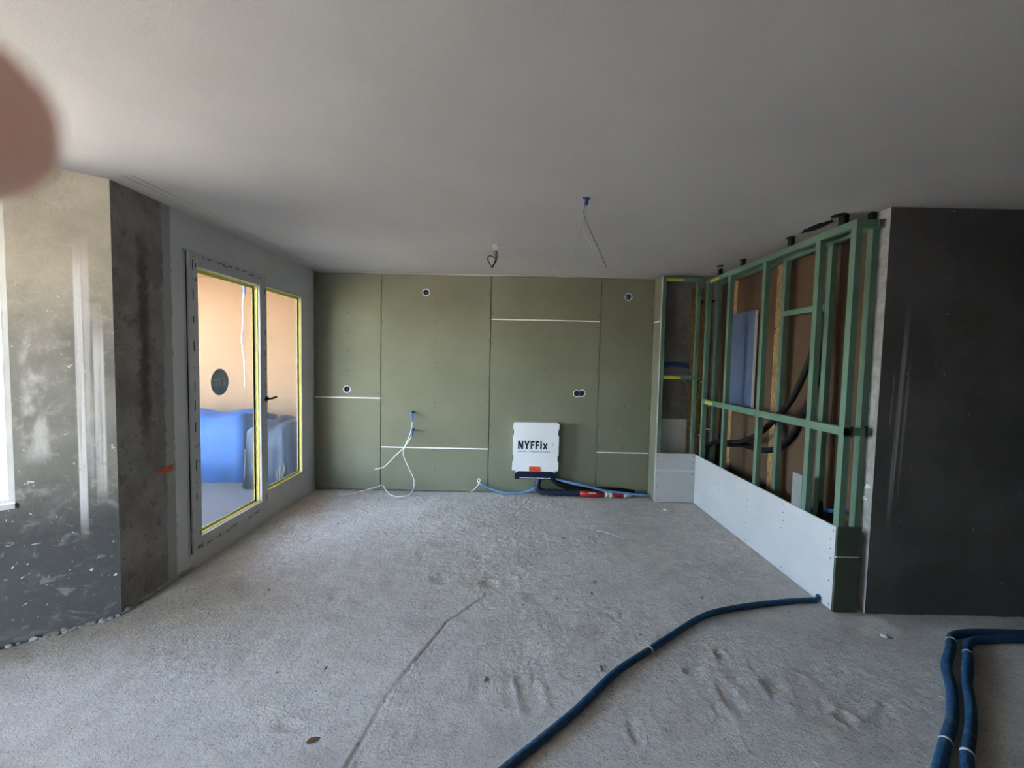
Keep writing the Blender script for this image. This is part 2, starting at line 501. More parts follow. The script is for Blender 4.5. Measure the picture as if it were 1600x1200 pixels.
# ------------------------------------------------------------------ floor: rough screed with real relief
def lattice(X, Y, cell, seed):
    r = np.random.default_rng(seed); g = r.random((int(14 / cell) + 4, int(12 / cell) + 4))
    u, v = (X + 6) / cell, (Y + 4) / cell
    i, j = np.floor(u).astype(int), np.floor(v).astype(int)
    a, b = u - i, v - j
    a, b = a * a * (3 - 2 * a), b * b * (3 - 2 * b)
    return (g[i, j] * (1 - a) * (1 - b) + g[i + 1, j] * a * (1 - b) + g[i, j + 1] * (1 - a) * b + g[i + 1, j + 1] * a * b)
def floor_height(X, Y):
    h = (lattice(X, Y, .45, 1) - .5) * .006 + (lattice(X, Y, .16, 2) - .5) * .005 + (lattice(X, Y, .07, 3) - .5) * .004
    grit = np.clip(lattice(X, Y, .55, 4) * 1.9 - .45, .22, 1.15)
    pit = lattice(X, Y, .030, 5)
    h += grit * ((pit - .5) * .0036 + (lattice(X, Y, .021, 6) - .5) * .0048)
    h -= .008 * np.clip(lattice(X, Y, .055, 8) - .80, 0, .2) / .2 * np.clip(lattice(X, Y, .4, 9) * 2 - .7, 0, 1)
    h += .006 * np.clip(lattice(X, Y, .045, 10) - .84, 0, .16) / .16
    # long straight trowel groove running towards the back wall
    gx = np.interp(Y, [1.2, 1.566, 1.95, 2.505, 2.795], [-.64, -.594, -.531, -.345, -.135])
    on = ((Y > 1.1) & (Y < 2.85)).astype(float)
    d = np.abs(X - gx)
    on = on * np.clip(lattice(X, Y, .22, 12) * 1.6 - .1, .5, 1)
    h += on * (-.007 * np.exp(-(d / .007) ** 2) + .003 * np.exp(-((d - .018) / .008) ** 2))
    # dents and footprints pressed into the wet screed
    for cx, cy, rx, ry, dep in [(.12, 1.93, .05, .09, .009), (.08, 2.02, .03, .05, .007), (-.45, 3.0, .09, .06, .007), (-.12, 2.95, .06, .05, .008),
                                (1.3, 2.02, .05, .06, .006), (1.55, 2.15, .08, .04, .006), (.9, 2.35, .07, .05, .006), (1.05, 1.95, .04, .09, .006),
                                (.2, 2.75, .08, .05, .007), (.35, 3.2, .10, .05, .006), (-.9, 1.75, .05, .03, .008), (1.4, 3.3, .12, .05, .006),
                                (.75, 4.0, .1, .06, .006), (-.5, 3.6, .12, .08, .006), (2.3, 2.2, .07, .05, .006), (-1.3, 2.1, .06, .06, .004), (.62, 2.62, .05, .03, .006), (.55, 1.75, .03, .06, .006), (1.75, 2.35, .06, .03, .006), (1.15, 2.25, .03, .03, .007), (.95, 2.12, .05, .03, .006), (-.2, 3.35, .06, .03, .006), (-1.1, 2.75, .05, .05, .005), (-.65, 2.45, .04, .03, .006), (1.5, 1.85, .04, .03, .006), (2.05, 2.05, .05, .02, .006)]:
        q = ((X - cx) / rx) ** 2 + ((Y - cy) / ry) ** 2
        h += -1.05 * dep * np.exp(-q) + dep * .62 * np.exp(-((np.sqrt(q) - 1.35) / .35) ** 2)
    # thrown-up mortar along the walls
    return h - .002
def make_floor():
    xs = np.concatenate([np.arange(-5.2, -3.0, .25), np.arange(-3.0, 3.3, .0095), np.arange(3.3, 7.0, .2)])
    ys = np.concatenate([np.arange(-3.1, 1.3, .25), np.arange(1.3, 5.1, .0095), np.array([5.1, 5.3])])
    X, Y = np.meshgrid(xs, ys, indexing='ij')
    Z = floor_height(X, Y)
    co = np.stack([X, Y, Z], -1).reshape(-1, 3)
    nx, ny = len(xs), len(ys)
    i, j = np.meshgrid(np.arange(nx - 1), np.arange(ny - 1), indexing='ij')
    a = (i * ny + j).ravel()
    q = np.stack([a, a + ny, a + ny + 1, a + 1], -1)
    # keep only the quads inside the walls
    cx, cy = co[q].mean(1)[:, 0], co[q].mean(1)[:, 1]
    behind = (cx - CX) * .66387 - (cy - CYc) * .74785          # distance in front of the slanting wall
    q = q[(cx > FARX - .15) & ((behind > -.12) | (cx > LX - .06)) & ((cy < 2.55) | (cx > LX - .06)) & (cy > REARY - .2)]
    me = bpy.data.meshes.new('floor')
    me.vertices.add(len(co)); me.vertices.foreach_set('co', co.ravel())
    me.loops.add(q.size); me.loops.foreach_set('vertex_index', q.ravel())
    me.polygons.add(len(q)); me.polygons.foreach_set('loop_start', np.arange(0, q.size, 4))
    me.update(calc_edges=True)
    me.polygons.foreach_set('use_smooth', np.ones(len(q), bool))
    me.materials.append(M['floor'])
    o = link(me, 'floor')
    struct(o, 'rough grey screed floor with dents, grit and a trowel groove', 'floor')
make_floor()
def fz(x, y): return float(floor_height(np.array([[x]]), np.array([[y]]))[0, 0])

# ------------------------------------------------------------------ ceiling with two rail slots along the window wall
m = MB()
T = H + .2
m.prism([(FARX - .3, REARY - .3), (7.0, REARY - .3), (7.0, 2.44), (LX - .08, 2.44), (-2.46, 2.72), (CX + DX * 2.55 - .2, CYc + DY * 2.55 + .22), (FARX - .3, .9)], H, T)
m.box((LX - .08, 2.44, H), (-2.141, 5.35, T)); m.box((-2.136, 2.44, H), (-2.090, 5.35, T)); m.box((-2.084, 2.44, H), (7.0, 5.35, T))
m.box((-2.1405, 2.45, H + .02), (-2.1365, 5.30, T - .01), 1); m.box((-2.0895, 2.45, H + .02), (-2.0845, 5.30, T - .01), 1)
struct(m.build('ceiling', ['ceiling', 'shadow_gap']), 'flat off-white plastered ceiling with two thin rail slots', 'ceiling')

# ------------------------------------------------------------------ slanting wall, pier and window at the far left
def obl(s, off=0.0):     # point on the slanting wall, off = distance behind its face
    return (CX + DX * s - .66387 * off, CYc + DY * s + .74785 * off)
S0, S1, SE = .397, 2.25, 2.55      # window from S0 to S1
SILL, HEAD = .74, 2.34
m = MB()
pier = [obl(0), (LX, 2.93), (LX - .054, 2.93), (LX - .30, 2.75), obl(S0, .30), obl(S0)]
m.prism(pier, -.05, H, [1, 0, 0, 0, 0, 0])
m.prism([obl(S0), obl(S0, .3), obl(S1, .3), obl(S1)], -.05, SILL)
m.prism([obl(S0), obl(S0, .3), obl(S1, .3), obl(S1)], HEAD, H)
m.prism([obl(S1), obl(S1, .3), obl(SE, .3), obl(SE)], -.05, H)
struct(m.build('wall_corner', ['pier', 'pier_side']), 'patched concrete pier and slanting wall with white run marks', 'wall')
# irregular mortar lumps at the foot of the pier
wroot = bpy.data.objects['wall_corner']
m = MB()
for k in range(46):
    s = random.uniform(0, .75); r = random.uniform(.006, .018)
    x, y = obl(s, -.004 - random.random() * .012)
    bm = bmesh.new(); bmesh.ops.create_icosphere(bm, subdivisions=1, radius=r)
    vs = [(x + v.co.x * random.uniform(.8, 1.9), y + v.co.y * random.uniform(.8, 1.9), .006 + v.co.z * random.uniform(.5, 1.1)) for v in bm.verts]
    m.add(vs, [tuple(v.index for v in f.verts) for f in bm.faces]); bm.free()
for k in range(34):
    y = random.uniform(2.5, 3.05); r = random.uniform(.005, .016)
    bm = bmesh.new(); bmesh.ops.create_icosphere(bm, subdivisions=1, radius=r)
    vs = [(LX + .006 + v.co.x, y + v.co.y * 1.6, .012 + v.co.z * random.uniform(.6, 1.5)) for v in bm.verts]
    m.add(vs, [tuple(v.index for v in f.verts) for f in bm.faces]); bm.free()
o = m.build('mortar_spatter', 'mortar', wroot); o['kind'] = 'stuff'

def window_unit(name, P, s0, s1, z0, z1, off, label):
    """frame and panes on a wall whose points come from P(s, off)"""
    fr = MB(); wdt = .028
    def bar(a, b, za, zb, o0=off, o1=off + .07):
        q = [P(a, o0), P(a, o1), P(b, o1), P(b, o0)]
        fr.prism(q, za, zb)
    bar(s0, s0 + wdt, z0, z1); bar(s1 - wdt, s1, z0, z1)
    bar(s0 + wdt, s1 - wdt, z0, z0 + wdt); bar(s0 + wdt, s1 - wdt, z1 - wdt, z1)
    mid = (s0 + s1) / 2
    bar(mid - .05, mid + .05, z0 + wdt, z1 - wdt)
    o = fr.build(name, 'white_plastic')
    struct(o, label, 'window')
    for a, b in ((s0 + wdt, mid - .05), (mid + .05, s1 - wdt)):
        g = MB(); q = [P(a, off + .03), P(a, off + .036), P(b, off + .036), P(b, off + .03)]
        g.prism(q, z0 + wdt, z1 - wdt); g.build('pane', 'glass_clear', o)
    return o
win1 = window_unit('window_1', obl, S0, S1, SILL, HEAD, .03, 'bright white-framed window at the left edge beside the pier')
m = MB(); m.prism([obl(S0 + .0, -.012), obl(S0, .03), obl(S1, .03), obl(S1, -.012)], SILL - .015, SILL + .012)
m.build('window_sill', 'white_plastic', win1)

# ------------------------------------------------------------------ window wall (left) with the glazed balcony door
m = MB()
WX = LX - .054
DY0, DY1, DZ0, DZ1 = 3.050, 4.745, .105, 2.252      # opening for door leaf + fixed light
m.box((LX, 2.93, -.05), (WX, DY0, H))
m.box((LX, DY1, -.05), (WX, 5.35, H))
m.box((LX, DY0, DZ1), (WX, DY1, H))
m.box((LX, DY0, -.05), (WX, DY1, DZ0))
m.box((LX, 4.03, DZ0), (WX, DY1, .262)); m.box((LX, 4.03, 2.185), (WX, DY1, DZ1))
struct(m.build('wall_left', 'plaster'), 'grey plastered window wall with the balcony door in it', 'wall')
wl = bpy.data.objects['wall_left']
# ragged skim edge and dark hollow between pier and plaster
m = MB()
for k in range(60):
    z = random.uniform(.02, 2.45); r = random.uniform(.004, .011)
    bm = bmesh.new(); bmesh.ops.create_icosphere(bm, subdivisions=1, radius=r)
    vs = [(LX + v.co.x * .4, 2.925 + random.uniform(-.006, .006) + v.co.y, z + v.co.z * 2.6) for v in bm.verts]
    m.add(vs, [tuple(v.index for v in f.verts) for f in bm.faces]); bm.free()
o = m.build('plaster_edge', 'pier_side', wl); o['kind'] = 'stuff'
# smear of orange spray paint on the pier
m = MB()
m.add([(LX + .0015, 2.752, .780), (LX + .0015, 2.80, .789), (LX + .0015, 2.86, .797), (LX + .0015, 2.905, .800), (LX + .0015, 2.912, .765), (LX + .0015, 2.87, .757), (LX + .0015, 2.80, .770)], [(0, 1, 2, 3, 4, 5, 6)])
o = m.build('paint_mark', 'orange_paint', wroot); o['label'] = 'orange spray paint smear'

def glazed(root, y0, y1, z0, z1, gx):
    """tape, gasket and pane in an opening y0..y1, z0..z1 of a profile whose face is at LX; glass at gx"""
    f = LX - .002
    t = .004
    for nm, a, b in (('tape_strip', (f, y0, z0), (gx + .014, y0 + t, z1)), ('tape_strip', (f, y1 - t, z0), (gx + .014, y1, z1)),
                     ('tape_strip', (f, y0, z0), (gx + .014, y1, z0 + t)), ('tape_strip', (f, y0, z1 - t), (gx + .014, y1, z1))):
        MB().box(a, b).build(nm, 'yellow', root)
    # tape lapping on to the face of the glass along each edge
    for a, b in (((gx + .006, y0, z0), (gx + .0085, y0 + .018, z1)), ((gx + .006, y1 - .020, z0), (gx + .0085, y1, z1)),
                 ((gx + .006, y0, z0), (gx + .0085, y1, z0 + .020)), ((gx + .006, y0, z1 - .028), (gx + .0085, y1, z1))):
        MB().box(a, b).build('glass_tape', 'yellow', root)
    g = MB()
    g.box((gx + .008, y1 - .012, z0 + .02), (gx + .014, y1 - .004, z1 - .02)); g.box((gx + .008, y0 + .004, z0 + .02), (gx + .014, y0 + .012, z1 - .02))
    g.build('gasket', 'black_plastic', root)
    p = MB().box((gx - .004, y0 - .005, z0 - .005), (gx + .004, y1 + .005, z1 + .005)).build('pane', 'glass', root)
    return p
def door():
    o = bpy.data.objects.new('door_1', None); COL.objects.link(o)
    struct(o, 'glazed balcony door with yellow taped edges and round sticker', 'door')
    y0, y1, z0, z1 = 3.056, 4.022, .112, 2.248
    gy0, gy1, gz0, gz1 = 3.148, 3.918, .215, 2.158
    fx, bx = LX + .022, LX - .052
    for nm, a, b in (('stile', (fx, y0, z0), (bx, gy0, z1)), ('stile', (fx, gy1, z0), (bx, y1, z1)),
                     ('rail', (fx, gy0, z0), (bx, gy1, gz0)), ('rail', (fx, gy0, gz1), (bx, gy1, z1))):
        MB().box(a, b).build(nm, 'pvc', o, bevel=.004)
    # slim outer frame left of the leaf and the dark gap between them
    MB().box((LX + .008, 3.036, z0 - .012), (bx, 3.048, z1 + .014)).build('frame_post', 'pvc', o)
    MB().box((LX + .010, 3.047, z0), (bx, 3.057, z1)).build('gap', 'black_plastic', o)
    MB().box((LX + .008, 3.036, z1 + .002), (bx, 4.03, z1 + .016)).build('frame_head', 'pvc', o)
    gl = glazed(o, gy0, gy1, gz0, gz1, LX - .045)
    # hinges
    for z in (2.19, .23):
        h = MB(); h.tube([(fx + .006, 3.050, z - .045), (fx + .006, 3.050, z + .045)], .012, 12)
        hg = h.build('hinge', 'pvc', o, smooth=False)
    # protective-film print: dots and dashes along the profiles
    d = MB()
    for ys in (3.098, 3.125):
        z = z0 + .12
        while z < z1 - .05:
            L = random.choice([.012, .012, .05, .075]) if ys < 3.11 else random.choice([.01, .03])
            if random.random() < (.75 if ys < 3.11 else .3): d.box((fx + .0002, ys - .004, z), (fx + .0012, ys + .004, z + L))
            z += L + random.uniform(.05, .13)
    z = z0 + .1
    while z < z1 - .05:
        L = random.choice([.012, .012, .05])
        d.box((fx + .0002, 3.985, z), (fx + .0012, 3.993, z + L)); z += L + random.uniform(.07, .16)
    for zz in (2.225, 2.236, .150, .138):
        y = 3.1
        while y < 3.98:
            L = random.choice([.012, .05, .09])
            if random.random() < .7: d.box((fx + .0002, y, zz - .003), (fx + .0012, y + L, zz + .003))
            y += L + random.uniform(.03, .12)
    k = d.build('film_print', 'film_print', o); k['kind'] = 'stuff'
    # handle: rose, neck and stub of the spindle, key-like lever
    hd = MB(); hd.tube([(fx, 4.000, 1.145), (fx + .012, 4.000, 1.145)], .022, 16)
    hd.tube([(fx + .010, 4.000, 1.145), (fx + .055, 4.000, 1.147)], .009, 12)
    hd.tube([(fx + .050, 3.992, 1.148), (fx + .056, 4.012, 1.152), (fx + .060, 4.055, 1.158), (fx + .056, 4.075, 1.160)], [.010, .011, .010, .006], 12)
    hd.build('handle', 'dark_metal', o, smooth=True)
    kn = MB(); kn.tube([(fx, 3.965, 1.128), (fx + .012, 3.965, 1.128)], [.010, .007], 12); kn.build('lock_cap', 'steel', o, smooth=True)
    # round slate sticker with m2 on the glass
    st = MB(); st.disc((LX - .0405, 3.458, 1.325), .105, 'x', .0015, 48)
    so_ = st.build('sticker', 'sticker', o)
    me = text_mesh('m', .075, .062, .0012, .01); me.materials.append(M['sticker_text'])
    lt = link(me, 'lettering', so_); lt.matrix_world = Matrix(((0, 0, 1, LX - .0388), (1, 0, 0, 3.385), (0, 1, 0, 1.292), (0, 0, 0, 1)))
    me = text_mesh('2', .036, .055, .0012, .01); me.materials.append(M['sticker_text'])
    lt = link(me, 'lettering', so_); lt.matrix_world = Matrix(((0, 0, 1, LX - .0388), (1, 0, 0, 3.492), (0, 1, 0, 1.302), (0, 0, 0, 1)))
    # fixed light beside the leaf
    w2 = bpy.data.objects.new('window_2', None); COL.objects.link(w2)
    struct(w2, 'fixed glass light beside the balcony door, taped yellow round the edges', 'window')
    a0, a1, b0, b1 = 4.034, 4.745, .262, 2.185
    for nm, a, b in (('frame_post', (LX + .006, a0 - .010, b0), (bx, 4.046, b1)), ('frame_post', (LX + .006, 4.722, b0), (bx, a1, b1)),
                     ('frame_rail', (LX + .006, 4.046, b0), (bx, 4.722, .276)), ('frame_rail', (LX + .006, 4.046, 2.172), (bx, 4.722, b1))):
        MB().box(a, b).build(nm, 'pvc', w2, bevel=.003)
    glazed(w2, 4.046, 4.722, .276, 2.172, LX - .045)
    g = MB()
    for a, b in (((4.33, .30), (4.355, .425)), ((4.37, .32), (4.40, .415)), ((4.415, .34), (4.45, .46)), ((4.28, .31), (4.31, .40))):
        g.box((LX - .0405, a[0], a[1]), (LX - .0395, b[0], b[1]))
    o2 = g.build('pane_print', 'carton', w2); o2['label'] = 'white print on the lower pane'
door()

# ------------------------------------------------------------------ back wall: blockwork behind green plasterboards
m = MB()
m.box((LX - .05, BY + .075, -.05), (1.66, 5.40, H))
struct(m.build('wall_back', 'substrate'), 'back wall lined with green plasterboards', 'wall')
wb = bpy.data.objects['wall_back']
G = .0065
XS = [LX + .004, -1.497, -.247, 1.003, 1.612]
TH = .0125
JOINT = [1.077, .512, 2.006, .500]
HOLES = {(0, 1): [(-1.887, 1.174)], (1, 1): [(-.987, 2.292)], (3, 1): [(1.312, 2.289)], (2, 0): [(.756, 1.177), (.812, 1.181)]}
def screw_mesh(pts, y):
    s = MB()
    for x, z in pts: s.disc((x, y - .0008, z), .0055, 'y', .001, 8)
    return s
def board_at(x0, x1, z0, z1, y, holes, mat, parent, name='plasterboard', screws=True, sx=None):
    b = MB().box((x0, y, z0), (x1, y + TH, z1))
    o = b.build(name, [mat, 'gypsum'], parent)
    for hx, hz in holes:
        c = MB().disc((hx, y - .05, hz), .035, 'y', .15, 32).build('cutter', 'gypsum')
        md = o.modifiers.new('hole', 'BOOLEAN'); md.operation = 'DIFFERENCE'; md.object = c; md.solver = 'EXACT'
        dg = bpy.context.evaluated_depsgraph_get()
        me = bpy.data.meshes.new_from_object(o.evaluated_get(dg))
        o.modifiers.clear(); o.data = me
        bpy.data.objects.remove(c)
    md = o.modifiers.new('bevel', 'BEVEL'); md.width = .0022; md.segments = 1; md.limit_method = 'ANGLE'
    if screws:
        pts = []
        w_ = x1 - x0
        cols = [x0 + .02, (x0 + x1) / 2, x1 - .02] if w_ > .4 else [x0 + .02, x1 - .02]
        for x in (sx or cols):
            z = z0 + .05
            while z < z1 - .02:
                if all((x - hx) ** 2 + (z - hz) ** 2 > .003 for hx, hz in holes): pts.append((x + random.uniform(-.006, .006), z))
                z += .235 + random.uniform(-.03, .03)
        s = screw_mesh(pts, y).build('screw_heads', 'film_print', o); s['kind'] = 'stuff'
    return o
for i in range(4):
    x0, x1 = XS[i] + G / 2, XS[i + 1] - G / 2
    j = JOINT[i]
    for k, (z0, z1) in enumerate(((.012, j - .007), (j + .007, 2.492))):
        board_at(x0, x1, z0, z1, BY, HOLES.get((i, k), []), 'green_board', wb)
    MB().box((x0, BY + .0025, j - .008), (x1, BY + TH, j + .008)).build('joint_strip', 'gypsum', wb)
# side return of the lining at the niche: green face, white cut edge
for z0, z1 in ((.012, 1.998), (2.012, 2.492)):
    o = MB().box((1.612, NY, z0), (1.6245, BY + .06, z1)).build('plasterboard', 'green_board', wb)
    MB().box((1.6118, NY - .0012, z0), (1.6247, NY + .0002, z1)).build('cut_edge', 'gypsum', o)
MB().box((1.6125, NY + .002, 1.997), (1.6245, BY + .06, 2.013)).build('joint_strip', 'gypsum', wb)
# ragged plaster lip along the head of the boards
m = MB()
x = LX
while x < 1.6:
    L = random.uniform(.15, .5)
    m.box((x, BY - random.uniform(.002, .010), H - random.uniform(.006, .014)), (min(x + L, 1.62), BY + .02, H + .002)); x += L
m.build('plaster_lip', 'ceiling', wb)

def socket(name, centres, label):
    r = empty(name, (centres[0][0], BY, centres[0][1]))
    tag(r, label, 'electrical box', 'junction boxes in the back wall')
    for cx, cz in centres:
        c = MB()
        c.ring((cx, BY + .004, cz), .0315, .0345, 'y', .055, 28); c.disc((cx, BY + .052, cz), .0335, 'y', .006, 28)
        child(c, 'cup', 'deep_blue', r)
    rim = MB()
    for n_, (cx, cz) in enumerate(centres):
        seg = 40
        for k in range(seg):
            a0, a1 = 2 * math.pi * k / seg, 2 * math.pi * (k + 1) / seg
            am = (a0 + a1) / 2
            px, pz = cx + .042 * math.cos(am), cz + .042 * math.sin(am)
            if any((px - ox) ** 2 + (pz - oz) ** 2 < .036 ** 2 for q_, (ox, oz) in enumerate(centres) if q_ != n_): continue
            ro = .042 + random.uniform(-.004, .005)
            vs = [(cx + rr * math.cos(a), yy, cz + rr * math.sin(a)) for yy in (BY - .0016, BY + .001) for a, rr in ((a0, .034), (a1, .034), (a1, ro), (a0, ro))]
            rim.add(vs, [(0, 1, 2, 3), (7, 6, 5, 4), (0, 4, 5, 1), (1, 5, 6, 2), (2, 6, 7, 3), (3, 7, 4, 0)])
    rm = child(rim, 'torn_rim', 'gypsum', r); rm['label'] = 'torn white paper rim'
    wv = MB()
    for cx, cz in centres:
        for _ in range(2):
            a = random.uniform(0, 6.28)
            wv.tube(spline([(cx + .02 * math.cos(a), BY + .05, cz + .02 * math.sin(a)), (cx - .005, BY + .02, cz + .01), (cx + .012 * math.sin(a), BY + .015, cz - .015)], 4), .0035, 6)
    child(wv, 'wire', 'grey_print', r, smooth=True)
socket('junction_box', [(-.987, 2.292)], 'round junction box high in the wide board left of the box')
socket('junction_box', [(-1.887, 1.174)], 'round junction box in the narrow board beside the balcony door')
socket('junction_box', [(1.312, 2.289)], 'round junction box high in the rightmost green board')
socket('junction_box', [(.756, 1.177), (.812, 1.181)], 'double junction box above and right of the white box')

# ------------------------------------------------------------------ right: shaft, niche, frame
m = MB(); m.box((1.62, 5.17, -.05), (2.62, 5.40, H))
o = struct(m.build('wall_niche', 'niche'), 'stained concrete wall at the back of the niche', 'wall')
MB().box((1.66, 5.158, .02), (2.19, 5.172, .885)).build('skim_patch', 'gypsum', o)
m = MB()
zs = [RX, RIGHTX]
m.prism([(RX, RY), (RIGHTX, RY), (RIGHTX, RY + .135), (RX, RY + .135)], -.05, H, [0, 0, 0, 1])
struct(m.build('wall_right', ['dark_concrete', 'reveal']), 'dark concrete wall with pale trowel marks at the right', 'wall')
wr = bpy.data.objects['wall_right']
m = MB()
for y, z, r in ((2.70, .80, .016), (2.72, .785, .010), (2.735, .72, .018), (2.71, .715, .008)):
    bm = bmesh.new(); bmesh.ops.create_icosphere(bm, subdivisions=2, radius=r)
    m.add([(RX - .001 + v.co.x * .3, y + v.co.y * 1.2, z + v.co.z) for v in bm.verts], [tuple(v.index for v in f.verts) for f in bm.faces]); bm.free()
m.build('plaster_blob', 'gypsum', wr, smooth=True)
m = MB(); m.box((2.315, 2.80, -.05), (2.62, 5.17, H))
ws = struct(m.build('wall_shaft', 'substrate'), 'shaft wall lined with brown boards behind the green frame', 'wall')
for y0, y1, z0, z1 in ((2.802, 3.116, .005, 2.49), (3.120, 3.70, .005, 1.10), (3.120, 3.70, 1.106, 2.49), (3.86, 4.52, .005, 1.06), (3.86, 4.52, 1.064, 2.49), (4.66, 4.90, .005, 2.49)):
    MB().box((2.30, y0, z0), (2.315, y1, z1)).build('backing_board', 'brown_board', ws, bevel=.0015)
for y0, y1, z0, z1 in ((3.705, 3.855, .005, 1.86), (3.705, 3.855, 1.875, 2.47), (4.525, 4.655, .005, 2.47)):
    MB().box((2.297, y0, z0), (2.315, y1, z1)).build('strand_board', 'osb', ws, bevel=.0015)
MB().box((2.075, 5.10, .005), (2.30, 5.125, 2.42)).build('strand_board', 'osb', ws, bevel=.0015)
# blue board leaning flat against the shaft wall
o = MB().box((2.260, 4.10, 1.10), (2.285, 4.64, 2.06)).build('blue_plasterboard', ['blue_board'])
e = MB().box((2.259, 4.0985, 1.10), (2.2855, 4.1005, 2.06)).build('cut_edge', 'gypsum', o)
tag(o, 'blue plasterboard piece fixed to the shaft wall behind the studs', 'plasterboard')

def profile(a, b, w, d, axis, open_dir=1):
    """open steel channel from a to b: outer size w x d, 3 mm plates joined as one mesh; axis 'z' post, 'y' or 'x' rail"""
    t = .003
    s = MB()
    x0, y0, z0 = a; x1, y1, z1 = b
    if axis == 'z':
        s.box((x0, y0, z0), (x0 + t, y0 + w, z1)); s.box((x0 + d - t, y0, z0), (x0 + d, y0 + w, z1))
        yy = y0 if open_dir > 0 else y0 + w - t
        s.box((x0 + t, yy, z0), (x0 + d - t, yy + t, z1))
        lip = y0 + w - t if open_dir > 0 else y0
        s.box((x0 + t, lip, z0), (x0 + .012, lip + t, z1)); s.box((x0 + d - .012, lip, z0), (x0 + d - t, lip + t, z1))
    elif axis == 'y':
        s.box((x0, y0, z0), (x0 + d, y1, z0 + t)); s.box((x0, y0, z0 + w - t), (x0 + d, y1, z0 + w)); s.box((x0, y0, z0 + t), (x0 + t, y1, z0 + w - t))
        s.box((x0 - .0012, y0, z0 + w * .40), (x0, y1, z0 + w * .48))
    else:
        s.box((x0, y0, z0), (x1, y0 + d, z0 + t)); s.box((x0, y0, z0 + w - t), (x1, y0 + d, z0 + w)); s.box((x0, y0, z0 + t), (x1, y0 + t, z0 + w - t))
    return s
def frame():
    r = empty('stud_frame', (2.15, 3.7, 0))
    tag(r, 'open green steel stud frame standing along the right wall', 'stud frame')
    fr = PX + .0135
    topz = 2.395
    for y in (2.690, 3.000, 3.630, 4.215, 4.690):
        child(profile((fr, y, .004), (0, 0, topz), .044, .040, 'z'), 'post', 'green_steel', r)
    bk = 2.205
    for y in (2.735, 3.075, 3.585, 4.740):
        child(profile((bk, y, .004), (0, 0, topz), .044, .040, 'z'), 'post', 'green_steel', r)
    for x in (fr, bk):
        child(profile((x, 2.690, topz), (0, 4.735 if x == fr else 4.785, 0), .046, .040, 'y'), 'rail', 'green_steel', r)
    child(profile((fr - .0035, 2.640 + .05, 1.118), (0, 4.69, 0), .052, .044, 'y'), 'rail', 'green_steel', r)
    child(profile((bk - .004, 3.119, 1.945), (0, 3.585, 0), .042, .040, 'y'), 'rail', 'green_steel', r)
    child(profile((fr, 2.690, 1.122), (bk + .03, 0, 0), .046, .03, 'x'), 'cross_rail', 'green_steel', r)
    child(profile((fr, 2.700, topz), (bk + .03, 0, 0), .046, .03, 'x'), 'cross_rail', 'green_steel', r)
    for x0 in (fr + .040, bk - .006):
        child(MB().box((x0, 2.683, 1.112), (x0 + .010, 2.692, 1.176)), 'bracket', 'black_bracket', r)
    child(MB().box((bk + .022, 2.728, 1.150), (bk + .042, 2.736, 1.176)), 'bracket', 'black_bracket', r)
    # fixing brackets between head rail and ceiling
    for y, L in ((4.45, .07), (4.02, .07), (3.33, .07), (2.80, .09)):
        child(MB().box((fr + .006, y, topz + .046), (fr + .034, y + L * .6, H)), 'ceiling_bracket', 'black_bracket', r)
    child(MB().box((bk + .004, 2.75, topz + .046), (bk + .03, 2.79, H)), 'ceiling_bracket', 'black_bracket', r)
    # niche end of the frame
    for x0 in (1.630, 2.006):
        child(profile((x0, NY + .002, .004), (0, 0, 2.432), .040, .036, 'z'), 'post', 'green_steel', r)
    for z0 in (1.372, 2.432):
        child(profile((1.630, NY, z0), (2.046, 0, 0), .046, .04, 'x'), 'cross_rail', 'green_steel', r)
    # yellow marker tags on the rails
    for a, b in (((1.662, NY - .0025, 2.438), (1.842, NY, 2.462)), ((1.674, NY - .0025, 1.376), (1.858, NY, 1.404)),
                 ((fr - .0028, 4.45, 2.400), (fr, 4.635, 2.424)), ((fr - .0065, 4.46, 1.128), (fr - .0036, 4.635, 1.156))):
        child(MB().box(a, b), 'marker_tag', 'yellow_tag', r)
    # threaded pins with bright ends
    for x, y, z in ((2.105, 4.81, 2.235), (2.21, 4.78, 2.24), (2.08, 4.80, 1.350), (2.075, 4.80, .760), (2.16, 4.78, .832)):
        p = MB().tube([(x - .02, y + .05, z - .006), (x + .045, y - .03, z + .004)], .0055, 8)
        child(p, 'threaded_pin', 'steel', r, smooth=True)
        child(MB().tube([(x - .026, y + .057, z - .007), (x - .018, y + .047, z - .005)], .014, 8), 'nut', 'black_bracket', r)
    # square zinc foot plate on one stud
    child(MB().box((fr - .002, 3.046, .52), (fr + .002, 3.15, .775)), 'fixing_plate', 'zinc', r)
frame()
# pale low boards along the foot of the frame and across the niche
lw = empty('low_wall', (PX, 3.7, 0)); tag(lw, 'low white boarded wall at the foot of the green stud frame', 'partition')
def side_board(y0, y1, z0, z1):
    o = child(MB().box((PX, y0, z0), (PX + .0125, y1, z1)), 'plasterboard', 'white_board', lw, bevel=.001)
    s = MB()
    for y in np.arange(y0 + .03, y1, .5):
        for z in (z0 + .03, (z0 + z1) / 2, z1 - .03):
            s.disc((PX - .0008, y + random.uniform(-.01, .01), z), .0045, 'x', .001, 8)
    q = child(s, 'screw_heads', 'film_print', o); q['kind'] = 'stuff'
side_board(2.690, 4.788, .003, .3575)
side_board(2.690, 4.788, .3580, .541)
for z0, z1 in ((.003, .354), (.360, .553)):
    o = child(MB().box((1.615, NY - .012, z0), (PX, NY, z1)), 'plasterboard', 'white_board', lw, bevel=.001)
    s = MB()
    for x in (1.64, 2.03):
        for z in (z0 + .03, (z0 + z1) / 2, z1 - .03): s.disc((x, NY - .0128, z), .0055, 'y', .001, 8)
    q = child(s, 'screw_heads', 'film_print', o); q['kind'] = 'stuff'
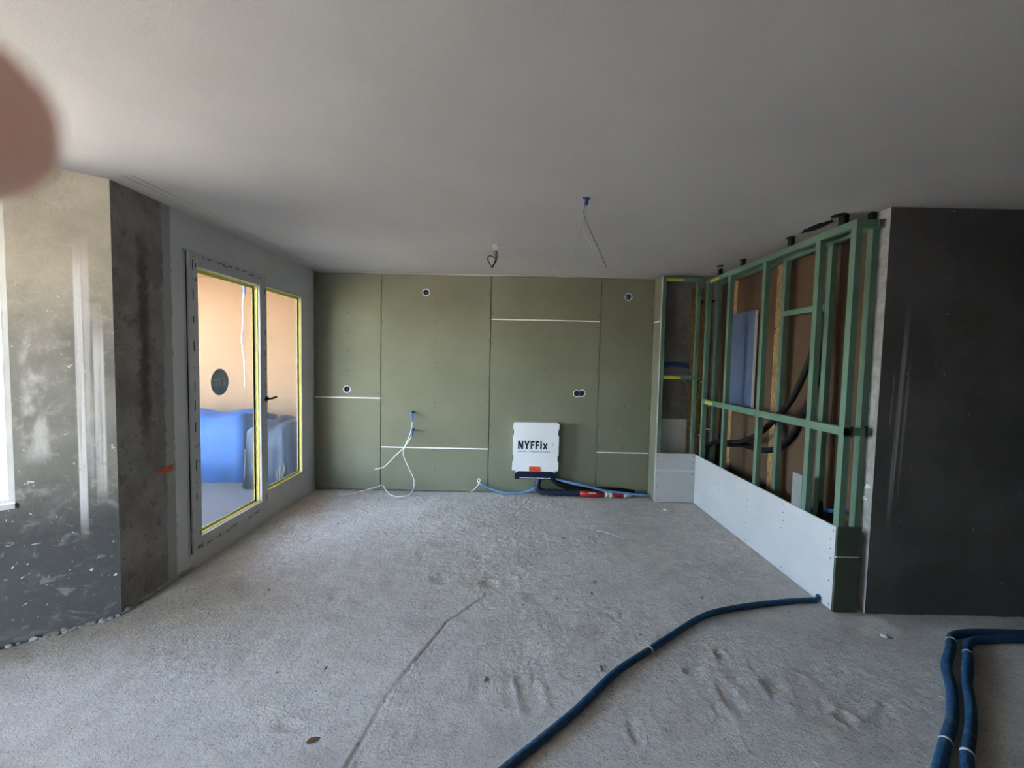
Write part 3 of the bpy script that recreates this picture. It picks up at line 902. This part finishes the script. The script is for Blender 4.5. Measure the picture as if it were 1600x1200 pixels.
child(MB().box((1.62, NY - .010, .353), (PX - .002, NY - .002, .361)), 'joint_strip', 'gypsum', lw)
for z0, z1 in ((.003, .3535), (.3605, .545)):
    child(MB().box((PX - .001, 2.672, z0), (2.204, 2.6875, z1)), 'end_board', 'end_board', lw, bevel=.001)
child(MB().box((PX + .002, 2.674, .353), (2.202, 2.686, .361)), 'joint_strip', 'gypsum', lw)

# black hoses swooping through the frame
def hose_thing(name, pts, r, mat, label, cat, group=None, amp=0.0, pitch=.009, seg=12):
    root = Vector(pts[0])
    m = MB()
    if amp: corrugated(m, pts, r, amp, pitch, seg)
    else: m.tube(spline(pts, 8), r, seg)
    m.v = [(x - root.x, y - root.y, z - root.z) for x, y, z in m.v]
    o = m.build(name, mat, None, smooth=True)
    o.location = root
    tag(o, label, cat, group)
    return o
hose_thing('black_hose', [(2.17, 4.80, .50), (2.17, 4.76, .64), (2.17, 4.55, .735), (2.17, 4.28, .78), (2.17, 4.05, .83), (2.17, 3.76, .965), (2.17, 3.50, 1.165), (2.17, 3.35, 1.31), (2.175, 3.22, 1.545), (2.175, 3.16, 1.70), (2.175, 3.12, 1.93)],
           .022, 'black_plastic', 'upper black hose looping behind the green studs', 'hose', 'black hoses in the shaft', .002)
hose_thing('black_hose', [(2.2695, 4.893, 0.439), (2.2695, 4.872, 0.582), (2.2695, 4.638, 0.684), (2.2695, 4.291, 0.758), (2.2695, 4.035, 0.774), (2.2695, 3.845, 0.792), (2.2695, 3.654, 0.855), (2.2695, 3.501, 0.978), (2.2695, 3.405, 1.123), (2.2695, 3.326, 1.258), (2.2695, 3.231, 1.478), (2.2695, 3.184, 1.806), (2.2695, 3.19, 1.937)],
           .022, 'black_plastic', 'lower black hose sagging behind the green studs', 'hose', 'black hoses in the shaft', .002)
hose_thing('conduit', [(2.2695, 3.28, .50), (2.2695, 3.15, .505), (2.266, 2.98, .545), (2.262, 2.885, .575)], .014, 'blue_tube', 'short bright blue conduit behind the nearest green studs', 'conduit')
hose_thing('conduit', [(1.72, 5.145, 1.50), (1.85, 5.14, 1.535), (2.0, 5.14, 1.53), (2.14, 5.14, 1.50), (2.27, 5.145, 1.44)], .026, 'deep_blue', 'dark blue conduit crossing the niche wall above its rail', 'conduit')
# floor drain pipe stub standing in the shaft
o = MB().tube([(2.20, 3.035, .0), (2.20, 3.035, .50), (2.20, 3.035, .60)], [.02, .02, .012], 12).build('pipe_stub', 'black_plastic', None, True)
tag(o, 'thin black pipe stub standing behind the third stud', 'pipe')

# ------------------------------------------------------------------ white cardboard box on the back wall
def carton():
    r = empty('cardboard_box', (.29, BY, .295)); tag(r, 'white lettered cardboard box with navy flap on the green wall', 'box')
    y0 = BY - .115
    x0, x1, z0, z1 = .030, .552, .296, .832
    def part(mb, n_, mt, bev=0): return child(mb, n_, mt, r, bevel=bev)
    b = MB()
    out = [(x0 - .004, z0), (x0 + .038, z0), (x0 + .040, z0 - .03), (x1 - .035, z0 - .03), (x1 - .033, z0), (x1, z0)]
    # side edges with shallow tab notches
    for za, zb in ((.405, .475), (.70, .765)):
        out += [(x1, za), (x1 - .010, za), (x1 - .010, zb), (x1, zb)]
    out += [(x1 + .004, z1), (x0 + .004, z1)]
    for za, zb in ((.70, .765), (.405, .475)):
        out += [(x0 + .002, zb), (x0 + .012, zb), (x0 + .010, za), (x0, za)]
    b.slab(out, y0, y0 + .006); part(b, 'front_panel', 'carton')
    part(MB().box((x0 + .008, y0 + .006, z0 + .004), (x1 - .006, BY - .001, z1 - .004)), 'body', 'carton', .002)
    part(MB().box((x0 + .016, y0 + .002, z1 - .002), (x1 - .012, BY - .001, z1 + .012)), 'lid_flap', 'carton')
    for za, zb in ((.405, .475), (.70, .765)):
        for xx in (x0 + .002, x1 - .010):
            part(MB().box((xx, y0 + .003, za), (xx + .009, y0 + .03, zb)), 'tab_slot', 'film_print')
    fl = []
    for k in range(7):
        a = math.pi / 2 * k / 6
        fl.append((x0 + .030 + .05 - .05 * math.cos(a), z0 - .055 + .05 * math.sin(a)))
    for k in range(7):
        a = math.pi / 2 * k / 6
        fl.append((x1 - .028 - .05 + .05 * math.sin(a), z0 - .055 + .05 * math.cos(a)))
    fl += [(x1 - .028, z0 - .095), (x0 + .028, z0 - .095)]
    part(MB().slab(fl[::-1], y0 - .008, y0 - .002), 'flap', 'navy')
    for a, b2 in ((x0 + .085, x0 + .265), (x0 + .275, x1 - .085)):
        part(MB().box((a, y0 - .0092, z0 - .083), (b2, y0 - .0082, z0 - .078)), 'flap_line', 'carton')
    lb = MB().box((x0 + .192, y0 - .0095, z0 - .008), (x0 + .318, y0 - .0082, z0 + .050))
    lb.box((x0 + .192, y0 - .003, z0 - .008), (x0 + .318, y0 - .0005, z0 + .050)); lb.box((x0 + .192, y0 - .0095, z0 - .008), (x0 + .318, y0 - .0005, z0 - .004))
    lab = part(lb, 'shipping_label', 'orange'); lab['label'] = 'small orange-red label'
    pl = MB()
    for xa, xb, za in ((.20, .206, .018), (.225, .275, .036), (.23, .295, .012), (.305, .309, .020)):
        pl.box((x0 + xa, y0 - .0102, z0 + za - .0015), (x0 + xb, y0 - .0096, z0 + za + (.012 if xb - xa < .01 else .0015)))
    child(pl, 'label_print', 'navy', r)
    L = Vector(r.location)
    def lettering(body, x, z, w_, h_, bold, mat):
        me = text_mesh(body, w_, h_, .0008, bold); me.materials.append(M[mat])
        o = link(me, 'lettering', r)
        o.matrix_local = Matrix(((1, 0, 0, x - L.x), (0, 0, -1, y0 - .0002 - L.y), (0, 1, 0, z - L.z), (0, 0, 0, 1)))
    # heavy condensed capitals drawn as outlines (unit boxes)
    GL = {'N': ([[(0, 0), (.30, 0), (.30, .52), (.68, 0), (1, 0), (1, 1), (.70, 1), (.70, .50), (.32, 1), (0, 1)]], .060),
          'Y': ([[(.35, 0), (.65, 0), (.65, .40), (1, 1), (.68, 1), (.50, .62), (.32, 1), (0, 1), (.35, .40)]], .066),
          'F': ([[(0, 0), (.38, 0), (.38, .39), (.88, .39), (.88, .60), (.38, .60), (.38, .78), (1, .78), (1, 1), (0, 1)]], .046),
          'i': ([[(0, 0), (1, 0), (1, .70), (0, .70)], [(0, .80), (1, .80), (1, 1), (0, 1)]], .019),
          'x': ([[(0, 0), (.34, 0), (.50, .22), (.66, 0), (1, 0), (.68, .36), (.98, .70), (.66, .70), (.50, .50), (.34, .70), (.02, .70), (.32, .36)]], .058)}
    x = x0 + .060
    for ch in 'NYFFix':
        polys, w_ = GL[ch]
        g = MB()
        for p in polys:
            g.slab([(x + u * w_, .545 + v * .094) for u, v in p], y0 - .0012, y0 - .0001)
        child(g, 'lettering', 'navy', r); x += w_ + .0085
    lettering('Bauschutz', x0 + .058, .512, .105, .014, .02, 'grey_print')
    lettering('-', x0 + .178, .517, .010, .003, 0, 'grey_print')
    lettering('Protection de chantier', x0 + .196, .510, .232, .017, .02, 'grey_print')
    rg = MB().ring((x0 + .456, y0 - .0008, .600), .0115, .0135, 'y', .0008, 24)
    part(rg, 'mark_ring', 'grey_print'); lettering('R', x0 + .451, .594, .010, .012, 0, 'grey_print')
carton()

# pipework below the box
r = empty('floor_pipe', (.36, 4.93, 0)); tag(r, 'navy corrugated pipe elbow joined to red taped pipe on the floor', 'pipe')
child(corrugated(MB(), [(.365, 4.965, .235), (.335, 4.955, .17), (.322, 4.95, .11), (.345, 4.94, .062), (.40, 4.93, .046)], .036, .003, .016, 16), 'elbow', 'navy_tube', r, True)
child(MB().tube(spline([(.385, 4.93, .047), (.50, 4.925, .047), (.62, 4.92, .047), (.80, 4.915, .046)], 6), [.034 + .004 * math.sin(k * 1.9) for k in range(19)], 14), 'sleeve', 'navy_tube', r, True)
child(MB().tube([(.79, 4.915, .044), (.94, 4.912, .042), (1.10, 4.91, .042)], .033, 16), 'red_section', 'red_tube', r, True)
child(MB().tube([(1.09, 4.91, .042), (1.25, 4.912, .040), (1.36, 4.92, .036)], [.033, .030, .027], 16), 'red_section', 'red_tube', r, True)
child(MB().tube(spline([(1.085, 4.91, .042), (1.12, 4.91, .043), (1.17, 4.911, .042)], 4), [.036, .041, .037, .042, .036, .040, .038, .042, .036], 14), 'tape_wrap', 'foil', r)
child(MB().tube(spline([(1.30, 4.915, .036), (1.35, 4.92, .036), (1.40, 4.925, .034)], 4), [.030, .034, .029, .035, .030, .033, .028, .024, .012], 12), 'tape_wrap', 'foil', r)
child(MB().box((.90, 4.878, .054), (.985, 4.884, .066)), 'tape_scrap', 'foil', r)
hose_thing('black_pipe', [(.46, 4.975, .235), (.50, 4.97, .19), (.58, 4.965, .13), (.72, 4.965, .085), (.95, 4.97, .075), (1.25, 4.975, .070), (1.45, 4.985, .045)], .030, 'black_plastic', 'black pipe running along the wall behind the red pipe', 'pipe', None, .002, .012, 14)
hose_thing('conduit', [(.50, 4.93, .215), (.58, 4.925, .190), (.72, 4.90, .165), (.90, 4.88, .132), (1.10, 4.872, .092), (1.28, 4.868, .075), (1.45, 4.868, .058), (1.60, 4.868, .045)], .0125, 'pale_blue', 'pale blue conduit lying across the red pipe at right', 'conduit', None, .0008, .006)
r = empty('conduit', (-.32, 4.93, .12)); tag(r, 'pale blue conduit with white cable loop left of the white box', 'conduit')
child(corrugated(MB(), [(-.322, 4.93, .120), (-.22, 4.93, .075), (-.08, 4.93, .036), (.10, 4.93, .032), (.22, 4.935, .055), (.31, 4.945, .10), (.36, 4.955, .16)], .0115, .0008, .006), 'conduit_tube', 'pale_blue', r, True)
child(MB().tube(spline([(-.30, 4.93, .108), (-.34, 4.93, .130), (-.365, 4.935, .160), (-.352, 4.94, .184), (-.335, 4.94, .175), (-.338, 4.94, .145), (-.36, 4.94, .105), (-.40, 4.94, .060), (-.45, 4.935, .022)], 6), .0045, 8), 'cable', 'white_cable', r, True)

# conduits with white cables hanging from the back wall
r = empty('wall_conduit', (-1.127, BY, .916)); tag(r, 'upper blue conduit stub with white cable hanging down the wall', 'conduit', 'conduit stubs in the back wall')
child(corrugated(MB(), [(-1.128, 5.03, .925), (-1.130, 4.99, .927), (-1.129, 4.962, .912), (-1.122, 4.952, .88), (-1.118, 4.95, .822)], .0125, .0008, .006), 'conduit_tube', 'blue_tube', r, True)
child(MB().tube(spline([(-1.119, 4.951, .86), (-1.117, 4.95, .80), (-1.126, 4.948, .74), (-1.147, 4.945, .665), (-1.204, 4.94, .535), (-1.306, 4.945, .428), (-1.422, 4.95, .307), (-1.48, 4.955, .280), (-1.546, 4.96, .262)], 8), .0052, 8), 'cable', 'white_cable', r, True)
r = empty('wall_conduit', (-1.126, BY, .70)); tag(r, 'lower blue conduit stub whose white cable loops onto the floor', 'conduit', 'conduit stubs in the back wall')
child(corrugated(MB(), [(-1.122, 5.03, .722), (-1.124, 4.99, .722), (-1.121, 4.960, .708), (-1.119, 4.948, .660)], .0125, .0008, .006), 'conduit_tube', 'blue_tube', r, True)
child(MB().tube(spline([(-1.119, 4.950, .69), (-1.125, 4.945, .650), (-1.160, 4.935, .590), (-1.203, 4.93, .520), (-1.208, 4.925, .434), (-1.142, 4.92, .288), (-1.083, 4.90, .171), (-1.080, 4.87, .080), (-1.11, 4.83, .020), (-1.17, 4.79, .010), (-1.254, 4.78, .010),
                           (-1.34, 4.85, .012), (-1.41, 4.93, .035), (-1.445, 4.96, .075), (-1.475, 4.968, .078), (-1.52, 4.965, .058), (-1.62, 4.95, .032), (-1.72, 4.90, .012), (-1.79, 4.83, .008), (-1.86, 4.80, .008), (-1.93, 4.88, .008)], 8), .0050, 8), 'cable', 'white_cable', r, True)

# ------------------------------------------------------------------ ceiling outlets
r = empty('ceiling_outlet', (-.152, 3.728, H)); tag(r, 'white ceiling outlet with coiled dark wires near the back wall', 'ceiling outlet')
child(MB().box((-.178, 3.708, H - .012), (-.125, 3.760, H + .004)).box((-.172, 3.714, H - .045), (-.136, 3.735, H - .010)), 'outlet_body', 'white_plastic', r, bevel=.002)
child(MB().tube(spline([(-.145, 3.728, 2.470), (-.143, 3.727, 2.43), (-.146, 3.725, 2.388), (-.165, 3.722, 2.345), (-.181, 3.72, 2.318), (-.200, 3.722, 2.345), (-.219, 3.725, 2.388), (-.208, 3.73, 2.415), (-.180, 3.732, 2.412), (-.155, 3.73, 2.394), (-.150, 3.728, 2.37), (-.178, 3.726, 2.335)], 8), .0055, 8), 'wire', 'wire_dark', r, True)
child(MB().tube(spline([(-.150, 3.724, 2.470), (-.165, 3.722, 2.44), (-.150, 3.72, 2.40), (-.165, 3.715, 2.36)], 6), .004, 8), 'wire', 'wire_dark', r, True)
r = empty('ceiling_outlet', (.418, 2.624, H)); tag(r, 'blue ceiling conduit stub with long thin wires hanging', 'ceiling outlet')
child(corrugated(MB(), [(.424, 2.626, H + .01), (.420, 2.625, 2.49), (.418, 2.624, 2.463)], .0105, .0008, .006), 'conduit_tube', 'deep_blue', r, True)
child(MB().tube([(.398, 2.62, H - .003), (.440, 2.63, H - .003)], .006, 8), 'outlet_clip', 'deep_blue', r)
for pts, mt, rad in (([(.412, 2.624, 2.475), (.406, 2.624, 2.44), (.408, 2.624, 2.406), (.45, 2.624, 2.31), (.50, 2.624, 2.21), (.549, 2.624, 2.105)], 'wire_dark', .0016),
                     ([(.416, 2.622, 2.475), (.408, 2.622, 2.41), (.402, 2.622, 2.348), (.375, 2.622, 2.265), (.358, 2.622, 2.178)], 'wire_grey', .0014),
                     ([(.418, 2.626, 2.475), (.411, 2.626, 2.41), (.405, 2.626, 2.33), (.435, 2.626, 2.27), (.459, 2.626, 2.222), (.465, 2.626, 2.173)], 'white_cable', .0014)):
    child(MB().tube(spline(pts, 8), rad, 6), 'wire', mt, r, True)
# flat dark patches painting the shade of plaster holes above the stud frame
m = MB()
for x, y, a, b in ((2.02, 4.33, .035, .05), (2.10, 4.06, .03, .05), (2.07, 3.33, .028, .05), (2.085, 3.07, .045, .16), (2.06, 2.83, .04, .06)):
    n_ = 14
    vs = [(x + a * math.cos(6.283 * k / n_) * random.uniform(.75, 1.1), y + b * math.sin(6.283 * k / n_) * random.uniform(.8, 1.1)) for k in range(n_)]
    m.prism(vs, H - .0012, H + .003)
m.build('plaster_gap', 'shadow_gap', bpy.data.objects['ceiling'])

# ------------------------------------------------------------------ hoses on the floor
def floor_run(pts, r):
    return [(x, y, fz(x, y) + r * .9 + .002) for x, y in pts]
def ribbed(name, pts, r, label, ties):
    P = floor_run(pts, r)
    root = empty(name, P[0]); tag(root, label, 'hose')
    child(corrugated(MB(), P, r, r * .06, .007, 14), 'hose_tube', 'hose', root, True)
    for (a, b) in ties:
        d = (Vector((b[0], b[1], 0)) - Vector((a[0], a[1], 0)))
        c = Vector((a[0], a[1], fz(a[0], a[1]) + r + .001)); dirv = d.normalized() * .0045
        child(MB().tube([c - dirv, c + dirv], r * 1.12, 12), 'tie', 'foil', root, True)
    return root
ribbed('blue_hose', [(-1.05, .35), (-.75, .75), (-.45, 1.08), (-.20, 1.35), (-.09, 1.465), (.008, 1.560), (.163, 1.700), (.320, 1.845), (.539, 2.075), (.770, 2.258), (.93, 2.385), (1.102, 2.515), (1.25, 2.605), (1.404, 2.662), (1.55, 2.71), (1.686, 2.738), (1.85, 2.765), (1.99, 2.785), (2.035, 2.79)], .017,
       'blue ribbed hose running diagonally across the floor to the low wall', [((.770, 2.258), (.93, 2.385))])
child(MB().tube([(2.035, 2.79, .012), (2.040, 2.79, .05)], .012, 8), 'end_stub', 'hose', bpy.data.objects['blue_hose'])
ribbed('blue_hose', [(4.4, 2.40), (3.8, 2.45), (3.35, 2.46), (2.997, 2.450), (2.818, 2.455), (2.68, 2.452), (2.57, 2.428), (2.50, 2.375), (2.41, 2.29), (2.273, 2.172), (2.12, 1.993), (1.966, 1.838), (1.806, 1.706), (1.665, 1.590), (1.50, 1.44), (1.25, 1.15), (1.05, .75)], .021,
       'outer blue ribbed hose of the bent pair at lower right', [((2.50, 2.375), (2.41, 2.29)), ((1.806, 1.706), (1.665, 1.59))])
ribbed('blue_hose', [(4.4, 2.35), (3.8, 2.40), (3.35, 2.415), (2.947, 2.402), (2.76, 2.398), (2.63, 2.380), (2.55, 2.335), (2.476, 2.262), (2.36, 2.15), (2.245, 2.045), (2.11, 1.90), (1.975, 1.772), (1.84, 1.655), (1.74, 1.555), (1.58, 1.40), (1.33, 1.11), (1.13, .72)], .021,
       'inner blue ribbed hose of the bent pair at lower right', [((2.476, 2.262), (2.36, 2.15)), ((1.84, 1.655), (1.74, 1.555))])

# ------------------------------------------------------------------ loose bits on the floor
def crumb(name, x, y, r, mat, label, cat, flat=.6, group=None, sx=1.0, rz=0.0):
    bm = bmesh.new(); bmesh.ops.create_icosphere(bm, subdivisions=2, radius=r)
    ph = [random.uniform(0, 6.28) for _ in range(3)]
    m = MB()
    vs = []
    for v in bm.verts:
        k = 1 + .18 * math.sin(v.co.x / r * 3 + ph[0]) + .15 * math.sin(v.co.y / r * 3.7 + ph[1]) + random.uniform(-.08, .08)
        vs.append((v.co.x * k * sx, v.co.y * k, v.co.z * k * flat))
    m.add(vs, [tuple(v.index for v in f.verts) for f in bm.faces]); bm.free()
    o = m.build(name, mat); o.location = (x, y, fz(x, y) + r * flat * .75); o.rotation_euler.z = rz
    tag(o, label, cat, group)
    return o
crumb('mortar_crumb', .474, 2.121, .017, 'mortar', 'dark round crumb of mortar beside the diagonal blue hose', 'crumb')
crumb('mortar_crumb', 1.647, 4.514, .020, 'mortar_pale', 'pale lump of plaster on the floor in front of the niche', 'crumb')
crumb('mortar_crumb', 1.70, 4.47, .012, 'mortar', 'small grey crumb beside the pale plaster lump near the niche', 'crumb')
crumb('wood_chip', -.769, 1.687, .013, 'wood_chip', 'brown chip lying on the floor at the bottom left of centre', 'chip', .35, None, 1.9, .5)
crumb('mortar_crumb', 2.18, 2.44, .018, 'mortar_pale', 'white crumb on the floor before the end of the low wall', 'crumb', .5, None, 1.5, .9)
o = MB().tube([(-.13, 0, 0), (.0, .006, .003), (.135, 0, 0)], [.0035, .004, .003], 6).build('straw', 'splinter')
o.location = (.907, 3.837, fz(.907, 3.837) + .008); o.rotation_euler.z = math.atan2(3.749 - 3.925, 1.008 - .807)
tag(o, 'thin pale straw lying on the floor right of centre', 'straw')
protos = None
spots = []
for k in range(34):
    for _ in range(20):
        x, y = random.uniform(-1.9, 2.6), random.uniform(1.62, 4.75)
        if x > 1.9 and y > 2.5: continue
        if all((x - a) ** 2 + (y - b) ** 2 > .02 for a, b in spots): break
    spots.append((x, y))
first = crumb('floor_crumb', *spots[0], .010, 'mortar', 'tiny loose grit crumb scattered on the rough screed floor', 'crumb', .6, 'grit crumbs on the floor')
for x, y in spots[1:]:
    c = first.copy(); COL.objects.link(c)
    s = random.uniform(.45, 1.15); c.scale = (s * random.uniform(.8, 1.5), s, s * random.uniform(.7, 1))
    c.location = (x, y, fz(x, y) + .004 * s); c.rotation_euler.z = random.uniform(0, 6.28)

# ------------------------------------------------------------------ rest of the room behind the camera
ex, ey = obl(SE)
m = MB()
m.box((FARX, REARY, -.05), (FARX - .3, ey + .25, H))
struct(m.build('wall_side', 'rear_wall'), 'grey concrete side wall behind the viewer', 'wall')
m = MB()
VX0, VX1, VZ1 = -3.95, -2.45, 2.34
m.box((FARX - .3, REARY, -.05), (VX0, REARY - .3, H)); m.box((VX1, REARY, -.05), (RIGHTX + .3, REARY - .3, H))
m.box((VX0, REARY, -.05), (VX1, REARY - .3, .12)); m.box((VX0, REARY, VZ1), (VX1, REARY - .3, H))
struct(m.build('wall_rear', 'rear_wall'), 'grey concrete rear wall behind the viewer', 'wall')
window_unit('window_3', lambda s, off: (s, REARY - off), VX0, VX1, .12, VZ1, .10, 'tall white-framed window in the rear wall behind the viewer')
m = MB(); m.box((-4.45, REARY - .3, 2.60), (-1.9, -3.9, 2.80)); m.box((-4.15, REARY - .3, -.2), (-4.30, -3.8, 2.60)); m.box((-4.45, REARY - .3, -.2), (-1.9, -3.9, -.05))  # unseen soffit, fin and slab, added to shade the room from this window
struct(m.build('wall_rear_shade', 'rear_wall'), 'unseen slab, soffit and side fin added to shade the rear window', 'wall')
m = MB(); m.box((RIGHTX, REARY, -.05), (RIGHTX + .3, RY + .135, H))
struct(m.build('wall_east', 'dark_concrete'), 'dark concrete wall at the far right behind the viewer', 'wall')

# ------------------------------------------------------------------ outside: ground, balcony, neighbouring facade
m = MB(); m.add([(-70, -70, -3.2), (70, -70, -3.2), (70, 70, -3.2), (-70, 70, -3.2)], [(0, 1, 2, 3)])
struct(m.build('ground_outside', 'ground'), 'sunlit gravel ground outside the building', 'ground')
m = MB(); m.box((WX, 2.93, -.20), (-5.2, 6.25, -.02))
struct(m.build('floor_balcony', 'balcony'), 'pale balcony slab outside the glazed door', 'floor')
m = MB(); m.box((WX + .3, 6.25, -3.2), (-5.07, 6.5, 4.2)); m.box((WX, 5.35, -.2), (WX + .08, 6.25, H + .3))
struct(m.build('wall_facade', 'facade'), 'peach rendered facade seen blurred through the balcony door', 'wall')
m = MB(); m.box((WX, 2.6, 2.62), (-5.05, 6.25, 2.80))  # depth drawn out to keep high sky off the door and facade
struct(m.build('ceiling_balcony', 'soffit'), 'orange timber soffit above the balcony', 'ceiling')
m = MB(); m.box((-4.95, 4.7, -.2), (-5.07, 6.25, 1.0))  # out of view, added to keep ground light from entering the door
struct(m.build('wall_light_block', 'facade'), 'unseen parapet added to block ground light at the glazed door', 'wall')
def tarp(name, x0, x1, y0, y1, h, mat, label):
    n = 14
    m = MB(); vs = []; fs = []
    for i in range(n + 1):
        for j in range(n + 1):
            u, v = i / n, j / n
            # a draped sheet: the rim rows hang down the sides
            def wrap(t, a, b):
                if t < .22: return a - .03 * (1 - t / .22), 1 - t / .22
                if t > .78: return b + .03 * (t - .78) / .22, (t - .78) / .22
                return a + (b - a) * (t - .22) / .56, 0
            x, dx = wrap(u, x0, x1); y, dy = wrap(v, y0, y1)
            d = max(dx, dy)
            z = h * (1 - d) + .025 * math.sin(u * 17 + v * 5) * (1 - d * .5) + .02 * math.sin(v * 23)
            if d > 0: x += .03 * math.sin(v * 30) * dx; y += .03 * math.sin(u * 30) * dy
            vs.append((x, y, max(z, .0) - .018)); 
    for i in range(n):
        for j in range(n):
            a = i * (n + 1) + j
            fs.append((a, a + 1, a + n + 2, a + n + 1))
    m.add(vs, fs)
    o = m.build(name, mat, None, True)
    md = o.modifiers.new('thick', 'SOLIDIFY'); md.thickness = .004
    tag(o, label, 'tarpaulin')
tarp('tarpaulin', -4.30, -3.24, 5.30, 6.05, .80, 'tarp', 'bright blue tarpaulin over a stack on the balcony')
tarp('tarpaulin', -3.06, -2.62, 5.05, 6.05, .74, 'grey_tarp', 'slate blue tarpaulin beside the bright blue one on the balcony')
r = empty('balcony_conduit', (-2.64, 4.345, 2.62)); tag(r, 'white cable from blue conduit hanging outside the balcony door', 'conduit')
child(MB().tube(spline([(-2.64, 4.35, 2.62), (-2.64, 4.345, 2.35), (-2.64, 4.345, 2.13)], 5), .012, 8), 'conduit_tube', 'blue_tube', r, True)
child(MB().tube(spline([(-2.64, 4.345, 2.16), (-2.64, 4.32, 2.07), (-2.64, 4.315, 1.82), (-2.64, 4.295, 1.69), (-2.64, 4.33, 1.50), (-2.64, 4.337, 1.23)], 6), .008, 8), 'cable', 'white_cable', r, True)

# ------------------------------------------------------------------ the viewer's hand: fingertip just inside the frame
def hand():
    C0 = Vector((.0060, 0, 1.5401))
    V, E, R = [], [], []
    def v(p, r):
        V.append(tuple(C0 + Vector(p))); R.append(r); return len(V) - 1
    def chain(start, pts):
        a = start
        for p, r in pts:
            b = v(p, r); E.append((a, b)); a = b
    palm = v((-.160, .000, .000), .024)                       # root
    chain(palm, [((-.185, -.030, -.040), .024), ((-.215, -.070, -.090), .026), ((-.300, -.190, -.220), .036), ((-.380, -.310, -.350), .042)])
    k1 = v((-.132, .026, .030), .0125); E.append((palm, k1))
    chain(k1, [((-.105, .040, .036), .0112), ((-.078, .0425, .031), .0102), ((-.060, .041, .027), .0094), ((-.0505, .040, .0245), .0074)])
    for dz, dx, sc in ((.008, -.004, 1.05), (-.014, -.010, 1.0), (-.034, -.018, .85)):
        k = v((-.138 + dx, .024, .006 + dz), .0115); E.append((palm, k))
        chain(k, [((-.118 + dx, .042, .006 + dz), .0092), ((-.098 + dx, .046, .002 + dz), .0084), ((-.084 + dx, .036, -.001 + dz), .0076), ((-.080 + dx, .026, -.002 + dz), .0062)])
    tb = v((-.152, -.026, .018), .0135); E.append((palm, tb))
    chain(tb, [((-.125, -.036, .034), .0112), ((-.100, -.036, .044), .0100), ((-.080, -.032, .048), .0078)])
    me = bpy.data.meshes.new('person')
    me.from_pydata(V, E, [])
    o = link(me, 'person')
    md = o.modifiers.new('skin', 'SKIN'); md.use_smooth_shade = True
    for sv, r_ in zip(me.skin_vertices[0].data, R): sv.radius = (r_, r_)
    me.skin_vertices[0].data[0].use_root = True
    sb = o.modifiers.new('smooth', 'SUBSURF'); sb.levels = 2; sb.render_levels = 2
    me.materials.append(M['skin'])
    tag(o, 'blurred pink fingertip of a hand at the upper left edge', 'person')
    # nail of the index finger
    m = MB(); vs = []; fs = []
    for i in range(7):
        for j in range(7):
            a = (i / 6 - .5) * 1.7; t = j / 6
            rad = .0070 * (1 - .20 * t)
            vs.append(tuple(C0 + Vector((-.068 + .0125 * t, .0405 + rad * math.cos(a) * .98, .0275 - .0022 * t + rad * math.sin(a)))))
    for i in range(6):
        for j in range(6):
            a = i * 7 + j; fs.append((a, a + 1, a + 8, a + 7))
    m.add(vs, fs)
    n_ = m.build('fingernail', 'nail', o, True)
    sl = n_.modifiers.new('thick', 'SOLIDIFY'); sl.thickness = .0006
hand()
